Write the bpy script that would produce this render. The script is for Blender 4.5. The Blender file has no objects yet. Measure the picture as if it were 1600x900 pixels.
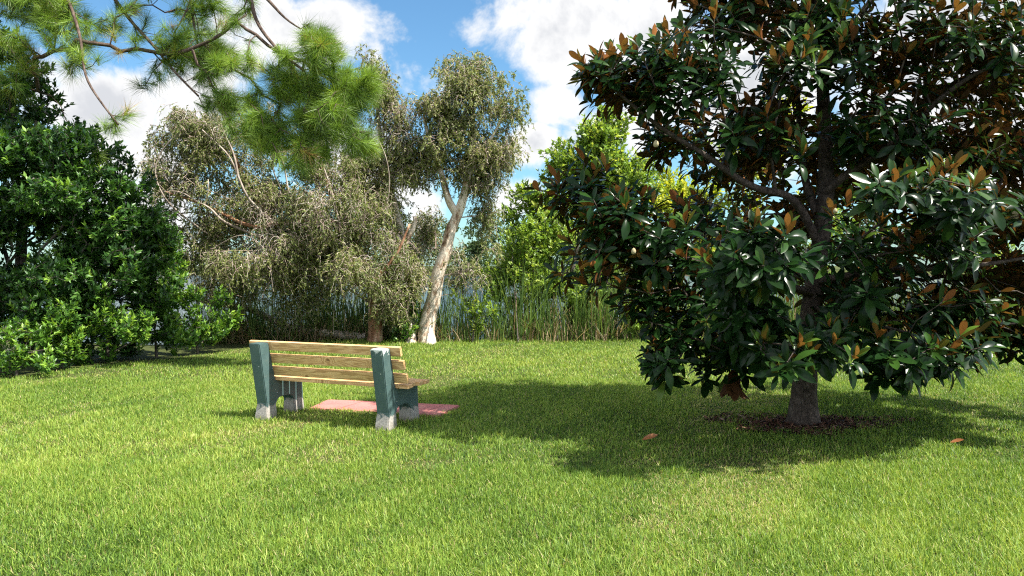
import bpy, math, random
import numpy as np
from mathutils import Vector

R = math.radians
rng = np.random.default_rng(7)
random.seed(7)
S = bpy.context.scene
COL = S.collection

# ------------------------------------------------------------------ camera, sky, sun, exposure
FPX, HZ, EYE = 1186.0, 415.0, 1.6            # focal length in photo pixels, horizon row, eye height
PITCH = math.atan((450 - HZ) / FPX)
cam_d = bpy.data.cameras.new('camera')
cam_d.sensor_width = 36
cam_d.lens = 36 * FPX / 1600
cam_d.clip_start, cam_d.clip_end = 0.05, 3000
cam = bpy.data.objects.new('camera', cam_d)
cam.location = (0, 0, EYE)
cam.rotation_euler = (R(90) - PITCH, 0, 0)
COL.objects.link(cam)
S.camera = cam

S.view_settings.view_transform = 'Standard'
S.view_settings.look = 'None'
S.view_settings.gamma = 1
S.view_settings.use_curve_mapping = False
S.view_settings.exposure = 1.35
S.cycles.max_bounces = 7
S.cycles.diffuse_bounces = 3
S.cycles.transmission_bounces = 4
S.cycles.sample_clamp_indirect = 6
S.cycles.use_denoising = False
S.cycles.filter_width = 1.15

SUN_EL, SUN_AZ = 55.0, 112.0                   # azimuth clockwise from +Y (the way the camera looks)
sun_dir = Vector((math.cos(R(SUN_EL)) * math.sin(R(SUN_AZ)), math.cos(R(SUN_EL)) * math.cos(R(SUN_AZ)), math.sin(R(SUN_EL))))
sun_d = bpy.data.lights.new('sun', 'SUN')
sun_d.energy = 5.0
sun_d.angle = R(0.53)
sun_d.color = (1.0, 0.95, 0.86)
sun = bpy.data.objects.new('sun', sun_d)
sun.rotation_euler = (-sun_dir).to_track_quat('-Z', 'Y').to_euler()
sun.location = (20, -5, 30)
COL.objects.link(sun)


def P(px, py, d):
    """photo pixel + depth in metres along +Y -> world point (layout only)"""
    x, z = (px - 800) / FPX, -(py - 450) / FPX
    c, s = math.cos(PITCH), math.sin(PITCH)
    v = (x, c + s * z, -s + c * z)
    k = d / v[1]
    return np.array((v[0] * k, d, EYE + v[2] * k))


def G(px, py, z=0.0):
    x, zz = (px - 800) / FPX, -(py - 450) / FPX
    c, s = math.cos(PITCH), math.sin(PITCH)
    v = (x, c + s * zz, -s + c * zz)
    k = (z - EYE) / v[2]
    return np.array((v[0] * k, v[1] * k, z))


def pdir(px, py):
    p = P(px, py, 10.0) - np.array((0, 0, EYE))
    return p / np.linalg.norm(p)


# world: Nishita sky with procedural cumulus
W = bpy.data.worlds.new('World')
S.world = W
W.use_nodes = True
nt = W.node_tree
nt.nodes.clear()


class NG:
    """tiny node helper"""
    def __init__(s, t): s.t, s.n, s.l = t, t.nodes, t.links

    def node(s, kind, **kw):
        n = s.n.new(kind)
        for k, v in kw.items(): setattr(n, k, v)
        return n

    def put(s, sock, v):
        if hasattr(v, 'is_output'): s.l.new(v, sock)
        else: sock.default_value = v

    def m(s, op, a, b=0.0, c=0.0, clamp=False):
        n = s.node('ShaderNodeMath', operation=op, use_clamp=clamp)
        for i, v in enumerate((a, b, c)): s.put(n.inputs[i], v)
        return n.outputs[0]

    def v(s, op, a, b=(0, 0, 0), out=0):
        n = s.node('ShaderNodeVectorMath', operation=op)
        s.put(n.inputs[0], a); s.put(n.inputs[1], b)
        return n.outputs[out]

    def noise(s, vec, scale, detail=4, rough=0.55, lac=2.0, dist=0.0):
        n = s.node('ShaderNodeTexNoise')
        if vec is not None: s.l.new(vec, n.inputs['Vector'])
        n.inputs['Scale'].default_value = scale; n.inputs['Detail'].default_value = detail
        n.inputs['Roughness'].default_value = rough; n.inputs['Lacunarity'].default_value = lac
        n.inputs['Distortion'].default_value = dist
        return n.outputs[0]

    def rng(s, x, a, b, c=0.0, d=1.0, smooth=False):
        n = s.node('ShaderNodeMapRange', interpolation_type='SMOOTHSTEP' if smooth else 'LINEAR', clamp=True)
        s.put(n.inputs[0], x)
        for i, v in enumerate((a, b, c, d)): s.put(n.inputs[i + 1], v)
        return n.outputs[0]

    def mix(s, f, a, b):
        n = s.node('ShaderNodeMix', data_type='RGBA')
        s.put(n.inputs[0], f)
        for sock, v in ((n.inputs[6], a), (n.inputs[7], b)):
            s.put(sock, v if hasattr(v, 'is_output') else (*v[:3], 1))
        return n.outputs[2]

    def ramp(s, f, stops):
        n = s.node('ShaderNodeValToRGB')
        s.put(n.inputs[0], f)
        e = n.color_ramp.elements
        while len(e) < len(stops): e.new(0.5)
        for k, (p, c) in zip(e, stops): k.position, k.color = p, (*c, 1)
        return n.outputs[0]


g = NG(nt)
SKY_STRENGTH = 0.07
out = g.node('ShaderNodeOutputWorld')
bg = g.node('ShaderNodeBackground')
bg.inputs['Strength'].default_value = SKY_STRENGTH
sky = g.node('ShaderNodeTexSky', sky_type='NISHITA')
sky.sun_disc = False
sky.sun_elevation = R(SUN_EL)
sky.sun_rotation = R(SUN_AZ)
sky.air_density, sky.dust_density, sky.ozone_density = 1.0, 0.6, 2.2
d = g.node('ShaderNodeTexCoord').outputs['Generated']
n_big = g.noise(d, 9.0, 7, 0.58, 2.1, .25)
n_fine = g.noise(d, 26.0, 5, 0.6)
cov = None
for (px, py, rx, ry, w) in ((890, 60, 140, 95, 1.05), (1010, 40, 140, 110, 1.05), (1190, 120, 230, 200, 1.0),
                            (862, 158, 60, 36, .95), (830, 228, 44, 40, 1.0), (795, 312, 60, 42, 1.05),
                            (1500, 110, 260, 220, 1.1), (738, 28, 50, 55, .62), (612, 48, 60, 40, .62),
                            (455, 45, 150, 80, 1.15), (180, 170, 110, 60, 1.1), (300, 150, 90, 60, .8),
                            (540, 250, 70, 80, 1.0), (720, 130, 50, 40, .5), (250, 300, 160, 120, .9), (640, 320, 90, 60, .95)):
    c = pdir(px, py)
    q = g.v('SUBTRACT', d, tuple(c))
    q = g.v('MULTIPLY', q, (FPX / rx, 2.0, FPX / ry))
    L = g.v('LENGTH', q, out=1)
    f = g.rng(L, 0.1, 1.5, w, 0.0, smooth=True)
    cov = f if cov is None else g.m('MAXIMUM', cov, f)
# away from the photographed part of the sky: broken clouds, spread and brightened to add fill light
sep = g.node('ShaderNodeSeparateXYZ'); nt.links.new(d, sep.inputs[0])
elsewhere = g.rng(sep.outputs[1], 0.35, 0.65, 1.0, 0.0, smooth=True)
rest = g.m('MULTIPLY', g.rng(g.noise(d, 2.6, 3), 0.38, 0.56, 0, 0.85), elsewhere)
cov = g.m('MAXIMUM', cov, rest)
den = g.m('ADD', cov, g.m('MULTIPLY', g.m('SUBTRACT', n_big, 0.5), 2.6))
den = g.m('ADD', den, g.m('MULTIPLY', g.m('SUBTRACT', n_fine, 0.5), 0.55))
alpha = g.rng(den, 0.30, 0.82, smooth=True)
thick = g.rng(g.m('ADD', den, g.m('MULTIPLY', g.m('SUBTRACT', g.noise(d, 11.0, 5), .5), 1.6)), 0.75, 1.5, smooth=True)
k = 1 / SKY_STRENGTH
ccol = g.mix(thick, tuple(c * k for c in (0.42, 0.42, 0.42)), tuple(c * k for c in (0.29, 0.298, 0.315)))
ccol = g.v('MULTIPLY', ccol, g.mix(elsewhere, (1, 1, 1), (2.1, 2.1, 2.15)))  # clouds out of view are made brighter than the visible ones, as fill
skyc = g.v('MULTIPLY', sky.outputs[0], (0.68, 0.98, 1.08))
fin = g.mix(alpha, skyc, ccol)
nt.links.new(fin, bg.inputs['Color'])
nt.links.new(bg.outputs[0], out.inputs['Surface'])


# ------------------------------------------------------------------ materials
def new_mat(name):
    m = bpy.data.materials.new(name)
    m.use_nodes = True
    m.node_tree.nodes.clear()
    return m, NG(m.node_tree)


def finish(m, gg, shader, bump=None):
    o = gg.node('ShaderNodeOutputMaterial')
    gg.l.new(shader, o.inputs['Surface'])
    return m


def pbsdf(gg, col, rough=0.6, spec=0.5, normal=None):
    b = gg.node('ShaderNodeBsdfPrincipled')
    if hasattr(col, 'is_output'): gg.l.new(col, b.inputs['Base Color'])
    else: b.inputs['Base Color'].default_value = (*col, 1)
    gg.put(b.inputs['Roughness'], rough)
    b.inputs['Specular IOR Level'].default_value = spec
    if normal is not None: gg.l.new(normal, b.inputs['Normal'])
    return b.outputs[0]


def bump(gg, h, strength=0.5, dist=0.02):
    b = gg.node('ShaderNodeBump')
    b.inputs['Strength'].default_value = strength
    b.inputs['Distance'].default_value = dist
    gg.l.new(h, b.inputs['Height'])
    return b.outputs[0]


def leaf_mat(name, stops, trans, tfac=0.3, rough=0.45, spec=0.4, under=None):
    """two-sided leaf; the face attribute 'tint' picks a colour from the ramp"""
    m, gg = new_mat(name)
    a = gg.node('ShaderNodeAttribute', attribute_name='tint')
    col = gg.ramp(a.outputs['Fac'], stops)
    if under is not None:
        geo = gg.node('ShaderNodeNewGeometry')
        uc = gg.ramp(a.outputs['Fac'], under)
        top = pbsdf(gg, col, rough, spec)
        bot = pbsdf(gg, uc, 0.7, 0.2)
        mx = gg.node('ShaderNodeMixShader')
        gg.l.new(geo.outputs['Backfacing'], mx.inputs[0]); gg.l.new(top, mx.inputs[1]); gg.l.new(bot, mx.inputs[2])
        base = mx.outputs[0]
    else:
        base = pbsdf(gg, col, rough, spec)
    t = gg.node('ShaderNodeBsdfTranslucent')
    if isinstance(trans, list):
        gg.l.new(gg.ramp(a.outputs['Fac'], trans), t.inputs['Color'])
    elif trans is None:
        gg.l.new(col, t.inputs['Color'])
    else:
        tc = gg.v('MULTIPLY', col, trans)
        gg.l.new(tc, t.inputs['Color'])
    mx = gg.node('ShaderNodeMixShader')
    mx.inputs[0].default_value = tfac
    gg.l.new(base, mx.inputs[1]); gg.l.new(t.outputs[0], mx.inputs[2])
    return finish(m, gg, mx.outputs[0])


def bark_mat(name, stops, scale=14, stretch=0.25, bstr=0.7, rough=0.85, dist=0.02):
    m, gg = new_mat(name)
    tc = gg.node('ShaderNodeTexCoord')
    p = gg.v('MULTIPLY', tc.outputs['Object'], (1, 1, stretch))
    n = gg.noise(p, scale, 6, 0.65)
    n2 = gg.noise(tc.outputs['Object'], scale * .22, 3)
    f = gg.m('ADD', gg.m('MULTIPLY', n, .65), gg.m('MULTIPLY', n2, .35))
    f = gg.rng(f, 0.34, 0.66)
    return finish(m, gg, pbsdf(gg, gg.ramp(f, stops), rough, 0.2, bump(gg, n, bstr, dist)))


def reseed(txt):
    """every thing has its own random stream, so that changing one leaves the others alone"""
    global rng
    rng = np.random.default_rng(sum((i_ + 1) * ord(c_) for i_, c_ in enumerate(txt)))


# ------------------------------------------------------------------ mesh helpers
def link(name, me, mat=None, parent=None, smooth=True):
    o = bpy.data.objects.new(name, me)
    COL.objects.link(o)
    if mat is not None: me.materials.append(mat)
    if parent is not None:
        o.parent = parent
        o.location = -parent.matrix_basis.translation if parent.get('_abs') else (0, 0, 0)
    return o


def empty(name, loc, label=None, cat=None, group=None):
    """a thing: Empty at its base; the parts are modelled in world coordinates and shifted under it"""
    o = bpy.data.objects.new(name, None)
    o.empty_display_size = 0.2
    o.location = tuple(loc)
    COL.objects.link(o)
    tag(o, label, cat, group)
    return o


def tag(o, label=None, cat=None, group=None, kind=None):
    if label: o['label'] = label
    if cat: o['category'] = cat
    if group: o['group'] = group
    if kind: o['kind'] = kind
    return o


def np_mesh(name, co, loops, sizes, tint=None, smooth=True):
    me = bpy.data.meshes.new(name)
    co = np.ascontiguousarray(co, dtype=np.float32)
    loops = np.ascontiguousarray(loops, dtype=np.int32)
    sizes = np.ascontiguousarray(sizes, dtype=np.int32)
    me.vertices.add(len(co)); me.vertices.foreach_set('co', co.ravel())
    me.loops.add(len(loops)); me.loops.foreach_set('vertex_index', loops)
    me.polygons.add(len(sizes))
    st = np.zeros(len(sizes), dtype=np.int32); st[1:] = np.cumsum(sizes)[:-1]
    me.polygons.foreach_set('loop_start', st)
    if tint is not None:
        a = me.attributes.new('tint', 'FLOAT', 'FACE')
        a.data.foreach_set('value', np.ascontiguousarray(tint, dtype=np.float32))
    me.update(calc_edges=True)
    if smooth: me.polygons.foreach_set('use_smooth', np.ones(len(sizes), dtype=bool))
    return me


def part(name, me, mat, root):
    """mesh modelled in world coordinates -> part of root"""
    o = bpy.data.objects.new(name, me)
    me.materials.append(mat)
    COL.objects.link(o)
    if root is not None:
        l = root.location
        n = len(me.vertices)
        co = np.empty(n * 3, dtype=np.float32); me.vertices.foreach_get('co', co)
        co = co.reshape(-1, 3) - np.array(l, dtype=np.float32)
        me.vertices.foreach_set('co', co.ravel()); me.update()
        o.parent = root
    return o


def norm(a):
    return a / np.maximum(np.linalg.norm(a, axis=-1, keepdims=True), 1e-9)


def rand_unit(n):
    return norm(rng.normal(size=(n, 3)))


# leaf templates: verts (x along, y across, z normal), faces
def T_diamond(fold=0.18):
    v = np.array(((0, 0, 0), (.42, -.5, fold), (1, 0, -.08), (.42, .5, fold)))
    return v, [(0, 1, 2), (0, 2, 3)]


def T_leaf(fold=0.12, droop=0.16, st=((.0, .02), (.22, .66), (.52, 1.0), (.8, .7), (1.0, .03))):
    v, f = [], []
    for x, w in st:
        z = -droop * x * x
        v += [(x, -w / 2, z + fold * w), (x, 0, z), (x, w / 2, z + fold * w)]
    for i in range(len(st) - 1):
        a = 3 * i
        f += [(a, a + 3, a + 4, a + 1), (a + 1, a + 4, a + 5, a + 2)]
    return np.array(v), f


def leaves(pos, dirs, nrm, length, width, tmpl, tint):
    v, f = tmpl
    n, k = len(pos), len(v)
    x = norm(dirs)
    y = norm(np.cross(nrm, x))
    z = np.cross(x, y)
    L = length[:, None, None]; Wd = width[:, None, None]
    co = pos[:, None, :] + x[:, None, :] * (v[None, :, :1] * L) + y[:, None, :] * (v[None, :, 1:2] * Wd) + z[:, None, :] * (v[None, :, 2:3] * Wd * 1.0)
    # droop uses the length: z offsets below zero scale with the leaf length
    fl = np.concatenate([np.array(q) for q in f]); sz = np.array([len(q) for q in f])
    loops = (fl[None, :] + (np.arange(n) * k)[:, None]).ravel()
    return co.reshape(-1, 3), loops, np.tile(sz, n), np.repeat(tint, len(f))


def leaf_mesh(name, *a):
    co, lo, sz, ti = leaves(*a)
    return np_mesh(name, co, lo, sz, ti)


def strands(pts, r0, r1, tint):
    """pts (N,K,3) -> three-sided tapering tubes in one mesh"""
    n, K, _ = pts.shape
    t = norm(np.gradient(pts, axis=1))
    ref = np.where(np.abs(t[..., 2:3]) > 0.9, np.array((1.0, 0, 0)), np.array((0, 0, 1.0)))
    u = norm(np.cross(t, ref)); w = np.cross(t, u)
    rad = (r0[:, None] * (1 - np.linspace(0, 1, K)) + r1[:, None] * np.linspace(0, 1, K))[..., None]
    rings = [pts + rad * (math.cos(a) * u + math.sin(a) * w) for a in (0, 2.094, 4.189)]
    co = np.stack(rings, axis=2).reshape(-1, 3)                       # N,K,3
    base = (np.arange(n) * K * 3)[:, None, None, None] + (np.arange(K - 1) * 3)[None, :, None, None]
    q = np.array([[j, (j + 1) % 3, 3 + (j + 1) % 3, 3 + j] for j in range(3)])[None, None]
    loops = (base + q).ravel()
    nf = n * (K - 1) * 3
    return co, loops, np.full(nf, 4), np.repeat(tint, (K - 1) * 3)


def ribbons(base, dirs, bend, length, width, K, tint, side=None):
    """flat blades bending over: base (N,3), dirs (N,3) start direction, bend (N,3) added with t^2"""
    n = len(base)
    t = np.linspace(0, 1, K)
    mid = base[:, None] + (dirs[:, None] * t[None, :, None] + bend[:, None] * (t ** 2)[None, :, None]) * length[:, None, None]
    if side is None:
        a = rng.uniform(0, 2 * np.pi, n)
        side = np.stack((np.cos(a), np.sin(a), np.zeros(n)), 1)
    w = (width[:, None] * (1 - t ** 2.2)[None, :] * .5)[..., None]
    l = mid[:, :-1] - side[:, None] * w[:, :-1]; r = mid[:, :-1] + side[:, None] * w[:, :-1]
    body = np.stack((l, r), 2).reshape(n, -1, 3)
    co = np.concatenate((body, mid[:, -1:]), 1)
    kv = co.shape[1]
    f = []
    for i in range(K - 2): f.append((2 * i, 2 * i + 1, 2 * i + 3, 2 * i + 2))
    f.append((2 * (K - 2), 2 * (K - 2) + 1, kv - 1))
    fl = np.concatenate([np.array(q) for q in f]); sz = np.array([len(q) for q in f])
    loops = (fl[None] + (np.arange(n) * kv)[:, None]).ravel()
    return co.reshape(-1, 3), loops, np.tile(sz, n), np.repeat(tint, len(f))


def join(*ms):
    co, lo, sz, ti, o = [], [], [], [], 0
    for c, l, s, t in ms:
        co.append(c); lo.append(l + o); sz.append(s); ti.append(t); o += len(c)
    return np.concatenate(co), np.concatenate(lo), np.concatenate(sz), np.concatenate(ti)


def resample(pts, step):
    pts = np.asarray(pts, float)
    seg = np.linalg.norm(np.diff(pts, axis=0), axis=1)
    s = np.concatenate(([0], np.cumsum(seg)))
    n = max(2, int(round(s[-1] / step)) + 1)
    q = np.linspace(0, s[-1], n)
    return np.stack([np.interp(q, s, pts[:, i]) for i in range(3)], 1)


def smooth_path(pts, step, it=2):
    pts = np.asarray(pts, float)
    for _ in range(it):
        a = pts[:-1] * .75 + pts[1:] * .25; b = pts[:-1] * .25 + pts[1:] * .75
        pts = np.concatenate((pts[:1], np.stack((a, b), 1).reshape(-1, 3), pts[-1:]))
    return resample(pts, step)


def tube(pts, rad, sides, lump=0.0, flare=None):
    """continuous tube along pts with radii"""
    pts = np.asarray(pts, float); rad = np.asarray(rad, float)
    n = len(pts)
    t = norm(np.gradient(pts, axis=0))
    ref = np.array((1.0, 0.2, 0.1)) if abs(t[0][2]) > .7 else np.array((0, 0, 1.0))
    u = np.empty_like(pts); cur = ref
    for i in range(n):
        cur = cur - t[i] * np.dot(cur, t[i]); cur = cur / max(np.linalg.norm(cur), 1e-6); u[i] = cur
    w = np.cross(t, u)
    a = np.linspace(0, 2 * np.pi, sides, endpoint=False)
    rr = rad[:, None] * np.ones((1, sides))
    if lump:
        ph = rng.uniform(0, 6.28, 3)
        rr = rr * (1 + lump * (np.sin(2 * a + ph[0])[None] * .5 + np.sin(3 * a + ph[1])[None] * .5 + rng.normal(0, .35, (n, sides))))
    co = pts[:, None] + rr[..., None] * (np.cos(a)[None, :, None] * u[:, None] + np.sin(a)[None, :, None] * w[:, None])
    co = co.reshape(-1, 3)
    i, j = np.meshgrid(np.arange(n - 1), np.arange(sides), indexing='ij')
    q = np.stack((i * sides + j, i * sides + (j + 1) % sides, (i + 1) * sides + (j + 1) % sides, (i + 1) * sides + j), -1).reshape(-1, 4)
    cap = np.arange((n - 1) * sides, n * sides)
    loops = np.concatenate((q.ravel(), cap)); sizes = np.concatenate((np.full(len(q), 4), [sides]))
    return co, loops, sizes, np.full(len(sizes), rng.random())


def grow(stems, targets, step=0.16, bal=0.3, rise=0.12, jit=0.03, tip=0.006, base_r=0.15):
    """stems: list of (pts, r_start, r_end) in order, first is the trunk. Branches are grown out to the targets.
    returns list of (pts, radii) chains for the branches, and the tip direction at every target"""
    nodes, par, plen = [], [], []
    stem_of = []
    for si, (pts, ra, rb) in enumerate(stems):
        pts = resample(pts, step)
        for i, p in enumerate(pts):
            if i == 0:
                if nodes:
                    dd = np.linalg.norm(np.array(nodes) - p, axis=1); pi = int(dd.argmin())
                    par.append(pi); plen.append(plen[pi] + dd[pi])
                else:
                    par.append(-1); plen.append(0.0)
            else:
                par.append(len(nodes) - 1); plen.append(plen[-1] + step)
            nodes.append(p); stem_of.append(si)
    ns = len(nodes)
    N = np.zeros((ns + len(targets) * 40, 3)); N[:ns] = nodes
    PL = np.zeros(len(N)); PL[:ns] = plen
    free = np.ones(len(N), bool)
    zmin = stems[0][0][0][2]
    for i in range(ns):                                     # nothing sprouts from the lowest part of the trunk
        if N[i, 2] < zmin + base_r * 3: free[i] = False
    cnt = ns
    dist0 = np.array([np.linalg.norm(N[:ns] - t, axis=1).min() for t in targets])
    tipdir = np.zeros((len(targets), 3)); tipnode = {}
    for ti in np.argsort(dist0):
        t = targets[ti]
        v = t - N[:cnt]
        dd = np.linalg.norm(v, axis=1)
        cost = dd + bal * PL[:cnt] + np.where(free[:cnt], 0, 50)
        pi = int(cost.argmin())
        L = dd[pi]
        m = max(1, int(L / step))
        m = min(m, 38)
        prev = pi
        for s_ in range(1, m + 1):
            f = s_ / m
            q = N[pi] * (1 - f) + t * f
            q = q + np.array((0, 0, 1.0)) * rise * L * math.sin(math.pi * f) * (0.5)
            if s_ < m: q = q + rng.normal(0, jit, 3)
            N[cnt] = q; PL[cnt] = PL[prev] + L / m; par.append(prev); prev = cnt; cnt += 1
        tipnode[prev] = ti
        pr = par[prev]
        tipdir[ti] = N[prev] - N[pr]
    par = np.array(par); N = N[:cnt]
    w = np.zeros(cnt)
    for k_ in tipnode: w[k_] += 1
    for i in range(cnt - 1, ns - 1, -1):
        w[par[i]] += w[i]
    ntip = max(2, len(targets))
    p = math.log(ntip) / math.log(max(base_r / tip, 2.0))
    rad = tip * np.maximum(w, 1) ** (1 / max(p, 1.2))
    kids = {}
    for i in range(ns, cnt): kids.setdefault(par[i], []).append(i)
    chains = []
    starts = []
    for i in range(ns):
        for c in kids.get(i, []): starts.append((i, c))
    while starts:
        a, c = starts.pop()
        ch = [a, c]
        cur = c
        while cur in kids:
            ks = sorted(kids[cur], key=lambda z: -w[z])
            for o in ks[1:]: starts.append((cur, o))
            cur = ks[0]; ch.append(cur)
        r = rad[ch].copy(); r[0] = r[1]
        chains.append((N[ch], r))
    return chains, norm(tipdir)


def chains_mesh(chains, name, thick_sides=7):
    ms = []
    for pts, r in chains:
        s = 4 if r[0] < .012 else (5 if r[0] < .03 else thick_sides)
        ms.append(tube(pts, r, s))
    return np_mesh(name, *join(*ms))


def stems_mesh(stems, name, step=0.12, sides=12, lump=0.06, flare=0.0):
    ms = []
    for i, (pts, ra, rb) in enumerate(stems):
        q = smooth_path(pts, step)
        r = np.linspace(ra, rb, len(q))
        if i == 0 and flare:
            h = np.linspace(0, 1, len(q)) * (len(q) * step)
            r = r * (1 + flare * np.exp(-h / 0.18))
        ms.append(tube(q, r, sides, lump))
    return np_mesh(name, *join(*ms))


def sample_lobes(lobes, n, shell=0.5):
    """lobes: (px, py, depth, rx_px, ry_px, rdepth_m, weight); points in the union of the ellipsoids, denser near the skin"""
    w = np.array([l[3] * l[4] * l[6] for l in lobes], float); w /= w.sum()
    idx = rng.choice(len(lobes), n, p=w)
    u = rand_unit(n) * (rng.random(n) ** (1 / (3 + 4 * shell)))[:, None]
    c = np.array([P(l[0], l[1], l[2]) for l in lobes])
    r = np.array([(l[3] * l[2] / FPX, l[5], l[4] * l[2] / FPX) for l in lobes])
    return c[idx] + u * r[idx], u, idx


def clumpy(lobes, k=6, size=.42, spread=.85, seed=1):
    """break smooth lobes into smaller uneven clumps"""
    r = np.random.default_rng(seed); o = []
    for (px, py, d_, rx, ry, rd, w) in lobes:
        for _ in range(k):
            u = r.normal(size=3); u /= np.linalg.norm(u); u *= r.random() ** .4 * spread
            q = size * r.uniform(.65, 1.35)
            o.append((px + u[0] * rx, py + u[1] * ry, d_ + u[2] * rd, rx * q, ry * q * r.uniform(.7, 1.1), rd * q, w * r.uniform(.5, 1.3)))
    return o


def height(x, y):
    """ground height: lawn, bank down to the lake bed, far bank"""
    x = np.asarray(x, float); y = np.asarray(y, float)
    lawn = 0.025 * np.sin(x * .9 + 1) * np.sin(y * .7) + 0.012 * np.sin(x * 2.1 + y * 1.3)
    lawn = lawn * np.clip((y - 2) / 3, 0, 1)
    sh = shore(x)
    t = np.clip((y - sh) / 3.0, 0, 1); t = t * t * (3 - 2 * t)
    far = np.clip((y - 146 + 4 * np.sin(x * .05)) / 8.0, 0, 1); far = far * far * (3 - 2 * far)
    rs = np.clip((-6.5 - x - (y - 12) * .5) / 4, 0, 1)            # left bank stays land
    low = -1.1 * t * (1 - rs * np.clip((30 - y) / 8, 0, 1))
    return lawn * (1 - t) + low + far * 1.9


def shore(x):
    return 15.9 + 0.06 * np.clip(x, -6, 14) + 0.02 * np.clip(x, 0, 14) ** 1.4 + 0.12 * np.sin(np.asarray(x) * 1.7)


# ------------------------------------------------------------------ ground, water
def grid_axis(segs):
    out_ = []
    for a, b, n in segs: out_ += list(np.linspace(a, b, n, endpoint=False))
    return np.array(out_ + [segs[-1][1]])


gx = grid_axis(((-900, -60, 14), (-60, -16, 22), (-16, 18, 140), (18, 60, 22), (60, 900, 14)))
gy = grid_axis(((-60, 0, 12), (0, 3, 8), (3, 24, 120), (24, 60, 14), (60, 140, 10), (140, 162, 22), (162, 1500, 14)))
X, Y = np.meshgrid(gx, gy, indexing='ij')
Z = height(X, Y)
co = np.stack((X, Y, Z), -1).reshape(-1, 3)
i, j = np.meshgrid(np.arange(len(gx) - 1), np.arange(len(gy) - 1), indexing='ij')
ny = len(gy)
q = np.stack((i * ny + j, (i + 1) * ny + j, (i + 1) * ny + j + 1, i * ny + j + 1), -1).reshape(-1)
me = np_mesh('ground', co, q, np.full(len(q) // 4, 4))
m, gg = new_mat('soil and thatch')
tc = gg.node('ShaderNodeTexCoord')
n1 = gg.noise(tc.outputs['Object'], 0.8, 4); n2 = gg.noise(tc.outputs['Object'], 45, 4, .7)
c = gg.ramp(n2, ((.3, (.022, .030, .010)), (.55, (.06, .075, .022)), (.75, (.16, .14, .06))))
c2 = gg.ramp(n2, ((.3, (.02, .016, .010)), (.7, (.075, .058, .035))))
pos = gg.node('ShaderNodeNewGeometry').outputs['Position']
sp = gg.node('ShaderNodeSeparateXYZ'); gg.l.new(pos, sp.inputs[0])
bank = gg.rng(sp.outputs[2], -0.05, -0.22)
c = gg.mix(bank, c, c2)
finish(m, gg, pbsdf(gg, c, .95, .1, bump(gg, n2, .6, .02)))
ground = link('ground', me, m)
tag(ground, kind='structure')

me = np_mesh('lake_water', np.array(((-700, 12, -.36), (700, 12, -.36), (700, 165, -.36), (-700, 165, -.36))), np.arange(4), np.array([4]), smooth=False)
m, gg = new_mat('lake water')
tc = gg.node('ShaderNodeTexCoord')
p = gg.v('MULTIPLY', tc.outputs['Object'], (1.0, 2.2, 1))
n1 = gg.noise(p, 2.6, 4, .6); n2 = gg.noise(p, .22, 2)
h = gg.m('ADD', n1, gg.m('MULTIPLY', n2, 1.5))
b = gg.node('ShaderNodeBsdfPrincipled')
b.inputs['Base Color'].default_value = (.035, .05, .055, 1); b.inputs['Roughness'].default_value = .1
b.inputs['IOR'].default_value = 1.33
gg.l.new(bump(gg, h, .55, .12), b.inputs['Normal'])
finish(m, gg, b.outputs[0])
water = link('lake_water', me, m)
tag(water, kind='structure')

# ------------------------------------------------------------------ bench and pad layout
BL, BR = G(418, 654), G(605, 671)
bvec = BR - BL
BANG = math.atan2(bvec[1], bvec[0])
BLEN = float(np.linalg.norm(bvec[:2]))
BMID = (BL + BR) / 2
pad_c = [G(482, 641), G(512, 627), G(719, 636), G(686, 653)]
MAG = G(1255, 664)                                            # magnolia trunk base

bench_x = np.array((math.cos(BANG), math.sin(BANG))); bench_y = np.array((-bench_x[1], bench_x[0]))


def in_poly(x, y, poly):
    ins = np.zeros(len(x), bool)
    n = len(poly)
    for i in range(n):
        x0, y0 = poly[i][:2]; x1, y1 = poly[(i + 1) % n][:2]
        c = ((y0 > y) != (y1 > y)) & (x < (x1 - x0) * (y - y0) / (y1 - y0 + 1e-12) + x0)
        ins ^= c
    return ins


def lawn_limit_left(x):
    """lawn stops at the shrubs on the left"""
    return np.interp(x, (-12, -7.0, -6.4, -5.6, -4.9, -3.5), (9.0, 10.5, 11.8, 13.4, 14.8, 16.5))


def vnoise(x, y, s, seed=0):
    r = np.random.default_rng(seed)
    a = r.uniform(0, 6.28, (6, 2)); o = np.zeros_like(x)
    for k_ in range(6):
        th = r.uniform(0, 6.28); f = s * r.uniform(.6, 1.7)
        o += np.sin((x * math.cos(th) + y * math.sin(th)) * f + a[k_, 0])
    return o / 6


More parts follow.
